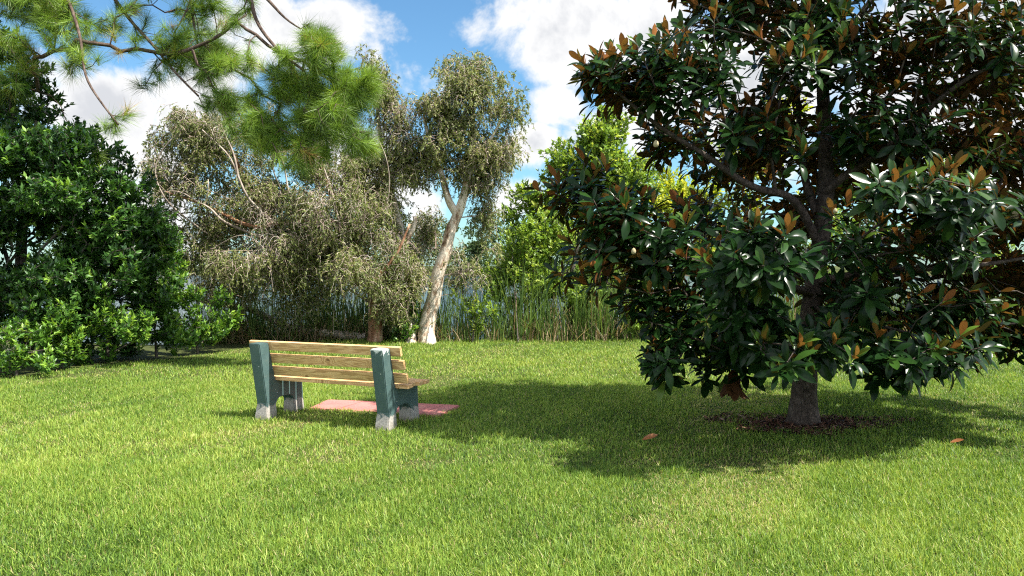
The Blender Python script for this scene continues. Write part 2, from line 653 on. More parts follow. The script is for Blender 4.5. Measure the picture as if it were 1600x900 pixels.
# ------------------------------------------------------------------ lawn grass
def make_grass():
    reseed('grass')
    def batch(n, y0, y1, wmin, wmax, lmin, lmax, K):
        y = np.sqrt(rng.uniform(y0 ** 2, y1 ** 2, n))
        x = rng.uniform(-1, 1, n) * (y * .74 + 2.6)
        keep = (y < shore(x) + .35) & (y < lawn_limit_left(x) + .15 * rng.normal(size=n) + .2)
        pd = in_poly(x + .08 * vnoise(x, y, 22, 41) + rng.normal(0, .018, n), y + .075 * vnoise(x, y, 19, 42) + rng.normal(0, .018, n), pad_c)
        keep &= ~pd
        bx = (x - BMID[0]) * bench_x[0] + (y - BMID[1]) * bench_x[1]
        by = (x - BMID[0]) * bench_y[0] + (y - BMID[1]) * bench_y[1]
        keep &= ~((np.abs(np.abs(bx) - BLEN / 2) < .075) & ((np.abs(by + .02) < .1) | (np.abs(by - .43) < .09)))
        rm = np.hypot((x - MAG[0]) / .9, (y - MAG[1]) / .46) + .12 * vnoise(x, y, 9, 3)
        rm = rm + .16 * vnoise(x, y, 4.2, 9)
        keep &= ~((rm < 1.0) & (rng.random(n) > np.clip((rm - .42) * 1.5, 0.03, 1)))
        x, y = x[keep], y[keep]; n = len(x)
        pn = vnoise(x, y, 1.3, 11); pf = vnoise(x, y, 6.0, 5)
        L = rng.uniform(lmin, lmax, n) * (1 + .28 * pn + .22 * pf + .2 * vnoise(x, y, 16, 61))
        edge = np.clip((y - shore(x) + .5) / .6, 0, 1)
        L = L * (1 + 1.3 * edge * rng.random(n) ** 2)
        a = rng.uniform(0, 2 * np.pi, n); lean = np.abs(rng.normal(.55, .4, n))
        out_ = np.stack((np.cos(a), np.sin(a), np.zeros(n)), 1)
        dirs = norm(out_ * (lean * .55)[:, None] + np.array((0, 0, 1.0)))
        bend = out_ * (lean * .55)[:, None] - np.array((0, 0, .32)) * lean[:, None]
        wd = rng.uniform(wmin, wmax, n)
        t = .42 + .19 * pn + .15 * pf + .12 * vnoise(x, y, .5, 77) + rng.normal(0, .2, n)
        bare = np.clip((vnoise(x, y, 2.1, 21) + .5 * vnoise(x, y, 7.5, 22)) * 2.0 - .35, 0, 1)
        dry = rng.random(n) < .07 + .34 * bare
        L = L * (1 - .35 * bare)
        dirs[dry] = norm(dirs[dry] * np.array((1, 1, .35)) + rng.normal(0, .25, (dry.sum(), 3)) * np.array((1, 1, .2)))
        dirs[:, 2] = np.maximum(dirs[:, 2], .12)
        t = np.where(dry, rng.uniform(.86, 1, n), np.clip(t, 0, .8))
        base = np.stack((x, y, height(x, y) - .006), 1)
        side = np.stack((-np.sin(a), np.cos(a), np.zeros(n)), 1)
        side = norm(side + rng.normal(0, .35, (n, 3)) * np.array((1, 1, .3)))
        return ribbons(base, dirs, bend, L, wd, K, t, side)
    ms = [batch(390000, 3.3, 6.0, .0038, .0072, .035, .078, 4),
          batch(420000, 6.0, 10.5, .0045, .0085, .035, .072, 3),
          batch(275000, 10.5, 17.5, .007, .012, .04, .078, 3)]
    me = np_mesh('grass', *join(*ms), smooth=False)
    mt = leaf_mat('lawn grass blade', ((0.0, (.036, .085, .013)), (.35, (.142, .250, .033)), (.62, (.265, .37, .056)), (.82, (.39, .43, .10)), (.9, (.44, .37, .17)), (1, (.52, .44, .24))), (1.3, 1.25, .7), .38, .5, .3)
    o = link('grass', me, mt)
    tag(o, 'short sunlit green lawn grass with dry straw-coloured flecks', 'grass', kind='stuff')


make_grass()

reseed('mulch')
# mulch chips around the magnolia
n = 5200
a = rng.uniform(0, 6.283, n); r = rng.random(n) ** .62 * (1.0 + .22 * np.sin(a * 3 + 1) + .12 * np.sin(a * 7))
x = MAG[0] + np.cos(a) * r * .92; y = MAG[1] + np.sin(a) * r * .50
pos = np.stack((x, y, height(x, y) + rng.uniform(.004, .03, n)), 1)
dd = rand_unit(n) * np.array((1, 1, .25)); nn = norm(rand_unit(n) * .5 + np.array((0, 0, 1.0)))
me = leaf_mesh('mulch', pos, dd, nn, rng.uniform(.025, .075, n), rng.uniform(.012, .03, n), T_diamond(.1), rng.random(n))
mt = leaf_mat('mulch chip', ((0, (.03, .014, .009)), (.6, (.10, .045, .028)), (.9, (.19, .10, .06)), (1, (.32, .24, .17))), None, .02, .8, .2)
tag(link('mulch', me, mt), 'reddish brown mulch scattered round the magnolia trunk', 'mulch', kind='stuff')

# fallen magnolia leaves on the lawn
m_fallen = leaf_mat('dry magnolia leaf', ((0, (.20, .075, .025)), (.5, (.34, .14, .05)), (1, (.45, .24, .11))), (1.2, 1, .7), .15, .4, .5)
for px, py, lab, sz, tn in ((1003, 691, 'curled dry brown leaf lying alone in the shaded grass left of the magnolia', .15, .3),
                            (1484, 704, 'small dry brown leaf in the grass right of the magnolia shadow', .11, .1),
                            (1357, 615, 'bright orange-brown leaf on the grass right of the magnolia trunk', .12, .9)):
    p0 = G(px, py)
    zz = float(height(p0[0], p0[1]))
    v, f = T_leaf(.3, -.5)
    az = rng.uniform(-.5, .5)
    c_, l_, s_, t_ = leaves(np.array([(0, 0, .055)]), np.array([(math.cos(az), math.sin(az), .12)]), np.array([(0.15, -.5, 1.0)]), np.array([sz]), np.array([sz * .42]), (v, f), np.array([tn]))
    o = link('fallen_leaf', np_mesh('fallen_leaf', c_, l_, s_, t_), m_fallen)
    o.location = (p0[0], p0[1], zz)
    tag(o, lab, 'leaf', 'fallen leaves on the lawn')


# ------------------------------------------------------------------ bench
def box_bm(name, sx, sy, sz, bev=.004, seg=2):
    import bmesh
    bm = bmesh.new()
    bmesh.ops.create_cube(bm, size=1)
    bmesh.ops.scale(bm, vec=(sx, sy, sz), verts=bm.verts)
    bmesh.ops.bevel(bm, geom=bm.edges[:], offset=bev, segments=seg, affect='EDGES', profile=.6)
    me = bpy.data.meshes.new(name); bm.to_mesh(me); bm.free()
    return me


def wood_mat():
    m, gg = new_mat('pressure-treated pine')
    tc = gg.node('ShaderNodeTexCoord'); oi = gg.node('ShaderNodeObjectInfo')
    off = gg.node('ShaderNodeCombineXYZ')
    gg.l.new(gg.m('MULTIPLY', oi.outputs['Random'], 37.0), off.inputs[0]); gg.l.new(gg.m('MULTIPLY', oi.outputs['Random'], 11.0), off.inputs[2])
    p = gg.v('ADD', tc.outputs['Object'], off.outputs[0])
    # knots: cells along the plank warp the rings
    vor = gg.node('ShaderNodeTexVoronoi', voronoi_dimensions='2D'); ps = gg.node('ShaderNodeSeparateXYZ'); pcmb = gg.node('ShaderNodeCombineXYZ'); gg.l.new(p, ps.inputs[0]); gg.l.new(ps.outputs[0], pcmb.inputs[0]); gg.l.new(gg.m('MULTIPLY', ps.outputs[2], 1.6), pcmb.inputs[1]); gg.l.new(pcmb.outputs[0], vor.inputs['Vector']); vor.inputs['Scale'].default_value = 2.4
    kn = gg.rng(vor.outputs['Distance'], 0.0, .26, 1, 0, smooth=True)
    q = gg.v('MULTIPLY', p, (1.1, 9, 9))
    w = gg.noise(q, 1.3, 3, .5)
    rings = gg.m('SINE', gg.m('MULTIPLY', gg.m('ADD', w, gg.m('MULTIPLY', kn, .30)), 62))
    fine = gg.noise(gg.v('MULTIPLY', p, (4, 130, 130)), 1.0, 3)
    f = gg.m('ADD', gg.m('MULTIPLY', rings, .22), gg.m('ADD', gg.m('MULTIPLY', fine, .35), .34))
    c = gg.ramp(f, ((.12, (.32, .17, .075)), (.5, (.66, .385, .18)), (.85, (.80, .53, .29))))
    big = gg.noise(gg.v('MULTIPLY', p, (1.2, 3, 3)), 1.1, 2)
    c = gg.mix(gg.rng(big, .35, .7), c, gg.v('MULTIPLY', c, (.80, .88, .74)))
    dark = gg.rng(vor.outputs['Distance'], .025, .07, 1, 0, smooth=True)
    c = gg.mix(gg.m('MULTIPLY', dark, .8), c, (.12, .055, .02))
    return finish(m, gg, pbsdf(gg, c, .62, .3, bump(gg, fine, .15, .003)))


def paint_mat(chip):
    m, gg = new_mat('green paint over concrete')
    tc = gg.node('ShaderNodeTexCoord')
    sp = gg.node('ShaderNodeSeparateXYZ'); gg.l.new(tc.outputs['Object'], sp.inputs[0])
    n = gg.noise(tc.outputs['Object'], 9, 4, .6); nf = gg.noise(tc.outputs['Object'], 60, 4, .7)
    edge = gg.m('ADD', sp.outputs[2], gg.m('MULTIPLY', gg.m('SUBTRACT', gg.noise(tc.outputs['Object'], 16, 5, .7), .5), .22))
    bare = gg.rng(edge, .148, .156, 1, 0)
    vor = gg.noise(tc.outputs['Object'], 24, 3, .7)
    chips = gg.rng(vor, .715, .73)
    if chip:
        top = gg.rng(gg.m('ADD', sp.outputs[2], gg.m('MULTIPLY', gg.m('SUBTRACT', gg.noise(tc.outputs['Object'], 22, 4, .7), .5), .28)), .775, .785)
        chips = gg.m('MAXIMUM', chips, top)
    paint = gg.mix(gg.rng(n, .3, .7), (.046, .084, .082), (.068, .118, .115))
    dirt = gg.rng(gg.m('ADD', gg.m('MULTIPLY', nf, .6), gg.m('MULTIPLY', n, .4)), .5, .68)
    paint = gg.mix(gg.m('MULTIPLY', dirt, .35), paint, (.10, .13, .11))
    stone = gg.ramp(nf, ((.3, (.19, .175, .155)), (.55, (.34, .32, .29)), (.8, (.47, .45, .41))))
    stone = gg.mix(gg.rng(edge, .03, .09, .45, 0), stone, (.16, .14, .09))
    white = gg.mix(nf, (.45, .50, .48), (.72, .74, .72))
    c = gg.mix(gg.m('MULTIPLY', chips, gg.m('SUBTRACT', 1.0, bare)), paint, white)
    c = gg.mix(bare, c, stone)
    rough = gg.rng(bare, 0, 1, .5, .95)
    return finish(m, gg, pbsdf(gg, c, rough, .35, bump(gg, gg.m('ADD', nf, gg.m('MULTIPLY', bare, -.4)), .35, .006)))


bench = empty('park_bench', (BMID[0], BMID[1], 0.0), 'wooden slat park bench with green painted concrete ends facing the lake', 'bench')
bench.rotation_euler = (0, 0, BANG)
WOOD = wood_mat()


def end_frame(x, chip):
    import bmesh
    prof = [(-.125, -.06), (.065, -.06), (.062, .15), (.085, .19), (.13, .215), (.27, .215), (.32, .19), (.345, .15), (.35, -.06), (.53, -.06),
            (.515, .15), (.50, .395), (.055, .395), (-.055, .805), (-.20, .805), (-.085, .17)]
    bm = bmesh.new()
    th = .067
    rows = []
    for sx in (-1, 1):
        vs = []
        for (yy, zz) in prof:
            fl = .016 * max(0, 1 - max(zz, 0) / .16)
            vs.append(bm.verts.new((sx * (th + fl), yy, zz)))
        rows.append(vs)
    a, b = rows
    bm.faces.new(a); bm.faces.new(b[::-1])
    n = len(prof)
    for i in range(n):
        bm.faces.new((a[i], b[i], b[(i + 1) % n], a[(i + 1) % n])[::-1])
    bmesh.ops.recalc_face_normals(bm, faces=bm.faces[:])
    bmesh.ops.bevel(bm, geom=bm.edges[:], offset=.008, segments=2, affect='EDGES')
    bmesh.ops.triangulate(bm, faces=[f for f in bm.faces if len(f.verts) > 4])
    me = bpy.data.meshes.new('end_frame'); bm.to_mesh(me); bm.free()
    o = bpy.data.objects.new('end_frame', me); COL.objects.link(o)
    me.materials.append(paint_mat(chip))
    o.parent = bench; o.location = (x, 0, 0)
    o['label'] = 'green end frame with white chipped paint on its top corner' if chip else 'green painted end frame with bare grey foot'
    return o


end_frame(-BLEN / 2, False); end_frame(BLEN / 2, True)
SL = BLEN + .36
lean = math.atan2(.11, .41)


def slat(name, y, z, rx, w=.094, t=.038, dx=0.0, L=None):
    me = box_bm(name, L or SL, t, w, .005)
    o = bpy.data.objects.new(name, me); COL.objects.link(o)
    me.materials.append(WOOD)
    o.parent = bench; o.location = (dx, y, z); o.rotation_euler = (rx, 0, 0)
    return o


def bolts(par, zloc, yface):
    """carriage bolt heads on the slat's front face, over each end frame"""
    import bmesh
    for sx in (-1, 1):
        bm = bmesh.new()
        bmesh.ops.create_uvsphere(bm, u_segments=12, v_segments=8, radius=.011)
        bmesh.ops.scale(bm, vec=(1, .45, 1), verts=bm.verts)
        me = bpy.data.meshes.new('bolt'); bm.to_mesh(me); bm.free()
        me.materials.append(BOLT)
        o = bpy.data.objects.new('bolt', me); COL.objects.link(o)
        o.parent = par; o.location = (sx * BLEN / 2 - par.location[0], yface, zloc)


mB, gB = new_mat('galvanised steel')
bb = gB.node('ShaderNodeBsdfPrincipled'); bb.inputs['Base Color'].default_value = (.35, .35, .35, 1); bb.inputs['Metallic'].default_value = 1; bb.inputs['Roughness'].default_value = .45
BOLT = finish(mB, gB, bb.outputs[0])
for k_, z in enumerate((.768, .634, .50)):
    yf = .055 - (z - .395) * .11 / .41
    o = slat('back_slat', yf + .021 * math.cos(lean) + .002, z + .004, lean, dx=(.012, .03, .045)[k_] - .02)
    bolts(o, 0, .02)
for k_, y in enumerate((.112, .222, .332, .442)):
    slat('seat_slat', y, .395 + .0205, R(90), dx=(.015, -.01, .02, .03)[k_])

# pad in front of the bench
m, gg = new_mat('pink concrete')
tc = gg.node('ShaderNodeTexCoord')
nf = gg.noise(tc.outputs['Object'], 40, 5, .7); nb = gg.noise(tc.outputs['Object'], 4, 3)
c = gg.ramp(nf, ((.25, (.29, .095, .085)), (.55, (.44, .155, .14)), (.8, (.54, .25, .225))))
c = gg.mix(gg.rng(nb, .45, .7, 0, .5), c, (.36, .21, .17))
sx_ = gg.node('ShaderNodeSeparateXYZ'); gg.l.new(tc.outputs['Object'], sx_.inputs[0])
fr = gg.m('ABSOLUTE', gg.m('SUBTRACT', gg.m('FRACT', gg.m('ADD', gg.m('MULTIPLY', gg.m('ADD', sx_.outputs[0], gg.m('MULTIPLY', sx_.outputs[1], -.4)), 1.9), .3)), .5))
c = gg.mix(gg.rng(fr, .012, .022, .7, 0), c, (.16, .075, .06))
st = gg.rng(gg.noise(gg.v('MULTIPLY', tc.outputs['Object'], (1.2, 9, 1)), 2.2, 4, .7), .5, .72, 0, .6)
c = gg.mix(st, c, (.26, .12, .10))
finish(m, gg, pbsdf(gg, c, .9, .2, bump(gg, nf, .3, .005)))
import bmesh
bm = bmesh.new()
pc = np.mean(pad_c, axis=0)
u = pad_c[2] - pad_c[1]; v = pad_c[0] - pad_c[1]
vb = [bm.verts.new((p[0] - pc[0], p[1] - pc[1], -.05)) for p in pad_c]
f = bm.faces.new(vb)
ex = bmesh.ops.extrude_face_region(bm, geom=[f])
bmesh.ops.translate(bm, vec=(0, 0, .075), verts=[e for e in ex['geom'] if isinstance(e, bmesh.types.BMVert)])
bmesh.ops.recalc_face_normals(bm, faces=bm.faces[:])
bmesh.ops.bevel(bm, geom=bm.edges[:], offset=.01, segments=2, affect='EDGES')
me = bpy.data.meshes.new('concrete_pad'); bm.to_mesh(me); bm.free()
pad = link('concrete_pad', me, m)
pad.location = (pc[0], pc[1], 0.0)
tag(pad, 'pinkish red concrete pad set in the lawn in front of the bench', 'paving pad')

# ------------------------------------------------------------------ magnolia
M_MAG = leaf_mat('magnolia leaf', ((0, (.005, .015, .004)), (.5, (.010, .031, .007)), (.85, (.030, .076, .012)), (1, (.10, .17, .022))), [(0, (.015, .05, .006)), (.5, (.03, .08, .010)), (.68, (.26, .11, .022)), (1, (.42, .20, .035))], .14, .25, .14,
                 under=((0, (.035, .020, .009)), (.4, (.075, .032, .012)), (.65, (.22, .078, .022)), (.85, (.33, .125, .032)), (1, (.24, .18, .05))))
M_MBARK = bark_mat('magnolia bark', ((0, (.022, .017, .014)), (.5, (.062, .048, .039)), (1, (.13, .105, .088))), 34, .6, .8)


def make_magnolia():
    reseed('magnolia 2')
    D = float(MAG[1])
    root = empty('magnolia_tree', (MAG[0], MAG[1], 0), 'big dark glossy magnolia with rust-brown leaf undersides standing on the lawn', 'magnolia tree')
    trunk = [MAG + np.array((0, 0, -.08)), P(1257, 600, D), P(1265, 500, D + .02), P(1280, 400, D + .05), P(1292, 310, D + .05), P(1290, 220, D + .1), P(1284, 100, D + .1), P(1277, 0, D + .1), P(1272, -130, D + .1), P(1270, -260, D + .1)]
    stems = [(np.array(trunk), .122, .012)]

    def limb(pts, r0, r1): stems.append((smooth_path(np.array(pts), .15), r0, r1))
    limb([P(1283, 390, D), P(1240, 300, D - .25), P(1180, 300, D - .4), P(1100, 240, D - .6), P(1030, 200, D - .7), P(960, 140, D - .8)], .045, .012)
    limb([P(1284, 350, D + .05), P(1262, 300, D + .2), P(1250, 240, D + .3), P(1245, 100, D + .3)], .05, .015)
    limb([P(1287, 110, D + .1), P(1320, 55, D), P(1370, -10, D - .1), P(1430, -110, D - .2)], .04, .012)
    limb([P(1290, 300, D), P(1330, 265, D - .2), P(1400, 225, D - .3), P(1490, 130, D - .5), P(1600, 80, D - .6)], .04, .012)
    limb([P(1272, 460, D), P(1180, 430, D - .5), P(1050, 400, D - .7), P(930, 350, D - .7)], .04, .012)
    limb([P(1275, 440, D), P(1380, 420, D - .6), P(1500, 420, D - .8), P(1620, 400, D - .7)], .04, .012)
    limb([P(1260, 540, D), P(1150, 520, D - .3), P(1060, 510, D - .4)], .03, .01)
    limb([P(1258, 590, D), P(1238, 590, D - .1), P(1222, 560, D - .15), P(1215, 530, D - .2)], .018, .008)
    limb([P(1272, 480, D), P(1340, 500, D - .9), P(1420, 520, D - 1.3)], .032, .01)
    limb([P(1280, 420, D), P(1230, 420, D - 1.1), P(1200, 400, D - 1.7)], .032, .01)
    limb([P(1280, 400, D), P(1350, 380, D + 1.0), P(1430, 360, D + 1.8)], .032, .01)
    limb([P(1275, 430, D), P(1200, 430, D + 1.0), P(1120, 420, D + 1.8)], .032, .01)
    part('trunk', stems_mesh(stems, 'trunk', .07, 16, .06, .75), M_MBARK, root)

    # (px, py, depth, rx, ry, rdepth, weight)
    lob = [(1000, 130, D - .6, 75, 62, .6, 1.25), (945, 105, D - .6, 38, 45, .35, 1.3), (1070, 100, D - .5, 80, 70, .7, 1.1), (1110, 190, D - .2, 90, 55, .7, .85), (1040, 215, D - .4, 75, 38, .5, 1.0),
           (1120, 20, D, 75, 60, .8, 1.15), (1210, 60, D + .4, 80, 80, .8, .8), (1210, 180, D + .6, 80, 70, .7, .7), (1330, 40, D, 90, 70, .9, .8), (1440, 30, D - .3, 90, 60, .9, 1),
           (1230, 200, D - .5, 40, 40, .35, .6), (1350, 175, D - .5, 45, 40, .35, .6), (1230, 80, D - .6, 60, 45, .4, .8), (1335, 100, D - .5, 50, 40, .4, .8), (1390, 130, D + .1, 90, 60, .9, .85), (1500, 120, D - .2, 90, 55, .8, .8), (1580, 40, D - .2, 80, 60, .8, .9), (1590, 240, D - .3, 90, 60, .8, 1),
           (1450, 220, D - .2, 100, 50, .8, .95), (1560, 330, D - .5, 90, 60, .8, 1), (1660, 150, D, 100, 100, .9, .9), (1680, 330, D, 100, 110, .9, .9), (1660, 480, D - .2, 80, 70, .8, .9),
           (890, 300, D - .6, 48, 42, .4, 1.25), (960, 345, D - .6, 80, 60, .6, 1.2), (930, 410, D - .4, 60, 55, .5, 1.05), (1040, 400, D - .4, 90, 60, .7, 1.0), (985, 460, D - .3, 85, 42, .6, 1.0),
           (1100, 340, D + .3, 90, 45, .7, .6), (1190, 370, D - 1.9, 62, 44, .45, 1.2), (1150, 420, D - 1.3, 90, 50, .6, 1.0), (1090, 470, D - .7, 90, 45, .7, .9),
           (1040, 545, D - .7, 48, 34, .4, 1.1), (1130, 540, D - .4, 70, 38, .5, .9), (1200, 500, D - 1.2, 80, 50, .6, 1.0), (1265, 530, D - 1.5, 70, 40, .5, 1.05),
           (1400, 300, D - 1.8, 55, 38, .45, 1.35), (1500, 310, D - 1.6, 60, 42, .5, 1.3), (1440, 380, D - 1.2, 100, 45, .7, .9), (1330, 370, D - .9, 70, 50, .6, .8),
           (1340, 460, D - 1.1, 80, 45, .6, .9), (1290, 420, D + .4, 100, 60, .7, .5), (1420, 480, D - .9, 90, 45, .7, .9), (1350, 550, D - 1.4, 75, 42, .5, 1.1),
           (1450, 545, D - 1.2, 75, 36, .5, 1.05), (1540, 515, D - 1.0, 75, 42, .5, 1.15), (1520, 440, D - .6, 80, 30, .6, .75), (1590, 540, D - 1.0, 55, 32, .4, 1.1), (1610, 420, D - .4, 60, 50, .6, .9),
           (1300, 250, D + 1.3, 120, 90, .8, .8), (1170, 250, D + .9, 80, 60, .7, .9), (1380, 250, D + .9, 90, 60, .7, .8), (1420, 350, D + 1.6, 120, 70, .8, .3), (1300, 470, D + 1.5, 140, 50, .9, .3), (1080, 430, D + 1.3, 100, 60, .7, .3),
           (1270, -110, D, 170, 90, 1.2, 1.0), (1270, -230, D, 110, 80, .9, 1), (1130, -60, D, 80, 50, .8, 1), (1450, -80, D, 120, 70, 1, .9), (1240, 330, D + .5, 60, 60, .5, .5)]
    n = 2250
    t, u, idx = sample_lobes(clumpy(lob, 6, .62, .85, 5), n, .5)
    keep = t[:, 2] > .42
    t, u = t[keep], u[keep]; n = len(t)
    ax_xy = np.array((MAG[0] + .1, MAG[1]))
    chains, td = grow(stems, t, .15, .35, .10, .02, .0045, .05)
    part('branches', chains_mesh(chains, 'branches', 6), M_MBARK, root)
    u = u
    outw = np.concatenate((t[:, :2] - ax_xy, np.zeros((n, 1))), 1)
    axis = norm(td * .5 + norm(outw) * .55 + u * .35 + np.array((0, 0, 1.05)) + rng.normal(0, .2, (n, 3)))
    # rosettes
    pos, dirs, nrm, L, Wd, tin = [], [], [], [], [], []
    for i in range(n):
        a = axis[i]
        ref = np.cross(a, (0, 0, 1.0) if abs(a[2]) < .9 else (1.0, 0, 0)); ref /= np.linalg.norm(ref); w = np.cross(a, ref)
        k_ = rng.integers(9, 15)
        young = rng.random() < (.55 if u[i][2] > .15 else .08)
        jit = rng.normal(0, .12, 3)
        for j in range(k_):
            f = j / k_
            ph = j * 2.39996 + rng.normal(0, .15)
            open_ = ((6 + 34 * f / .45) if f < .45 else (52 + 58 * (f - .45) / .55)) + rng.normal(0, 6)
            if not young: open_ = 45 + 62 * f + rng.normal(0, 6)
            th = R(open_)
            ring = ref * math.cos(ph) + w * math.sin(ph)
            dv = a * math.cos(th) + ring * math.sin(th)
            dv = dv + np.array((0, 0, -.16 * f))
            nv = a * math.sin(th) - ring * math.cos(th)
            pos.append(t[i] - a * (.11 * f) + dv * .012); dirs.append(dv); nrm.append(nv + rng.normal(0, .12, 3))
            ll = rng.uniform(.125, .21) * (.8 + .4 * f if f < .4 else 1.0)
            L.append(ll); Wd.append(ll * rng.uniform(.30, .39))
            tin.append(np.clip((.78 if f < .42 and young else .38) + rng.normal(0, .2), 0, .93 if rng.random() < .97 else 1))
    # a few tired rosettes hang straight down on the near left, next to the trunk
    for px, py in ((1142, 584), (1150, 594), (1136, 592), (1146, 574)):
        c0 = P(px, py, D - .25)
        for j in range(9):
            ph = j * .7 + rng.normal(0, .2); ring = np.array((math.cos(ph), math.sin(ph), 0))
            pos.append(c0 + ring * .012); dirs.append(ring * .35 + np.array((0, 0, -1.0))); nrm.append(-ring + np.array((0, 0, .2)))
            L.append(rng.uniform(.16, .22)); Wd.append(L[-1] * .4); tin.append(.42)
    pos, dirs, nrm, L, Wd, tin = (np.array(a) for a in (pos, dirs, nrm, L, Wd, tin))
    kind = rng.integers(0, 4, len(pos))
    blunt = ((.0, .06), (.2, .52), (.45, .95), (.66, 1.0), (.86, .66), (1.0, .05))
    ms = [leaves(pos[kind == q_], dirs[kind == q_], nrm[kind == q_], L[kind == q_], Wd[kind == q_], T_leaf(fo, dr, blunt), tin[kind == q_]) for q_, (fo, dr) in enumerate(((.12, .3), (.18, .7), (.10, .0), (.16, 1.1)))]
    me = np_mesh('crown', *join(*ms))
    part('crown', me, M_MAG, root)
    # pale buds and a seed cone at branch ends
    mb = bark_mat('magnolia bud', ((0, (.22, .20, .10)), (1, (.42, .36, .22))), 60, 1, .2, .6)
    for px, py, dd_, s in ((1585, 338, D - 1.2, .035), (1025, 225, D - .95, .028), (990, 393, D - 1.1, .024), (1305, 330, D - 1.4, .02)):
        p0 = P(px, py, dd_)
        q = np.array([p0 + np.array((0, 0, z * s)) for z in (-1, -.7, 0, .7, 1.1, 1.3)])
        part('seed_cone', np_mesh('seed_cone', *tube(q, np.array((.3, .75, .9, .7, .35, .05)) * s, 10)), mb, root)


make_magnolia()


# ------------------------------------------------------------------ broad-leaved trees and shrubs
def sprigs(t, axis, per, Lr, wr, spread=.16, tint0=.4, tsd=.25, open_=(35, 75), tipb=.25):
    """leafy twig ends: per leaves along each axis"""
    n = len(t)
    f = rng.random((n, per))
    ref = norm(np.cross(axis, rand_unit(n))); w = np.cross(axis, ref)
    ph = rng.uniform(0, 6.283, (n, per)); th = np.radians(rng.uniform(*open_, (n, per))) * (1 - .45 * f)
    ring = ref[:, None] * np.cos(ph)[..., None] + w[:, None] * np.sin(ph)[..., None]
    dv = axis[:, None] * np.cos(th)[..., None] + ring * np.sin(th)[..., None]
    nv = axis[:, None] * np.sin(th)[..., None] - ring * np.cos(th)[..., None] + np.array((0, 0, .8)) + rng.normal(0, .35, (n, per, 3))
    pos = t[:, None] + axis[:, None] * ((f - .75) * spread)[..., None]
    L = rng.uniform(*Lr, (n, per)); Wd = L * rng.uniform(*wr, (n, per))
    tin = np.clip(tint0 + tipb * (f - .4) + rng.normal(0, tsd, (n, 1)) + rng.normal(0, .08, (n, per)), 0, 1)
    r_ = lambda a: a.reshape(-1, *a.shape[2:])
    return r_(pos), r_(dv), r_(nv), r_(L), r_(Wd), r_(tin)


def leafy_tree(name, label, cat, base, stem_px, lobes, n, per, Lr, wr, mat, bark, base_r, group=None, tmpl=None, shell=.5, spread=.16, up=.5, tint0=.4, tip=.004, extra_stems=(), zmin=.05, open_=(35, 75), csize=.46, kclump=8, parts=('trunk', 'branches', 'crown')):
    root = empty(name, base, label, cat, group)
    reseed(label)
    stems = [(np.array([base + np.array((0, 0, -.1))] + stem_px), base_r, base_r * .3)]
    for s in extra_stems: stems.append(s)
    t, u, idx = sample_lobes(clumpy(lobes, kclump, csize, 1.0, len(label)), n, shell)
    gh = height(t[:, 0], t[:, 1])
    k_ = t[:, 2] > gh + zmin
    t, u = t[k_], u[k_]
    chains, td = grow(stems, t, .2, .3, .1, .03, tip, base_r * .5)
    if parts[0] == 'stem':                                  # a shrub: stem and twigs are one woody part
        part('stem', np_mesh('stem', *join(*([tube(smooth_path(p_, .15), np.linspace(a_, b_, len(smooth_path(p_, .15))), 8, .07) for p_, a_, b_ in stems] + [tube(p_, r_, 4) for p_, r_ in chains]))), bark, root)
    else:
        part(parts[0], stems_mesh(stems, parts[0], .15, 9, .07, .3), bark, root)
        part(parts[1], chains_mesh(chains, parts[1], 5), bark, root)
    axis = norm(td * .6 + u * .5 + np.array((0, 0, up)) + rng.normal(0, .3, t.shape))
    me = leaf_mesh(parts[2], *sprigs(t, axis, per, Lr, wr, spread, tint0, open_=open_)[:5], tmpl or T_leaf(.12, .2, ((0, .04), (.35, .9), (.7, .8), (1, .03))), None) if False else None
    a_ = sprigs(t, axis, per, Lr, wr, spread, tint0, open_=open_)
    me = leaf_mesh(parts[2], a_[0], a_[1], a_[2], a_[3], a_[4], tmpl or T_leaf(.12, .2, ((0, .04), (.4, 1.0), (1, .03))), a_[5])
    part(parts[2], me, mat, root)
    return root


M_DARK = leaf_mat('dark broad leaf', ((0, (.014, .042, .011)), (.45, (.036, .098, .018)), (.75, (.09, .20, .03)), (1, (.20, .33, .045))), (1.5, 1.5, .6), .28, .38, .45)
M_SHRUB = leaf_mat('bright shrub leaf', ((0, (.018, .055, .012)), (.4, (.06, .15, .022)), (.7, (.14, .28, .036)), (1, (.26, .40, .055))), (1.5, 1.4, .6), .32, .4, .4)
M_WILLOW = leaf_mat('light green leaf', ((0, (.07, .13, .022)), (.5, (.17, .28, .04)), (.8, (.28, .40, .065)), (1, (.38, .44, .09))), (1.5, 1.4, .7), .4, .42, .4)
M_YEL = leaf_mat('yellow green leaf', ((0, (.15, .24, .025)), (.5, (.29, .38, .035)), (1, (.48, .50, .06))), (1.4, 1.3, .6), .45, .5, .3)
M_DBARK = bark_mat('dark grey bark', ((0, (.03, .025, .02)), (.5, (.08, .068, .055)), (1, (.16, .14, .12))), 20, .3)

g0 = lambda px, py: (lambda p: np.array((p[0], p[1], float(height(p[0], p[1])))))(G(px, py))

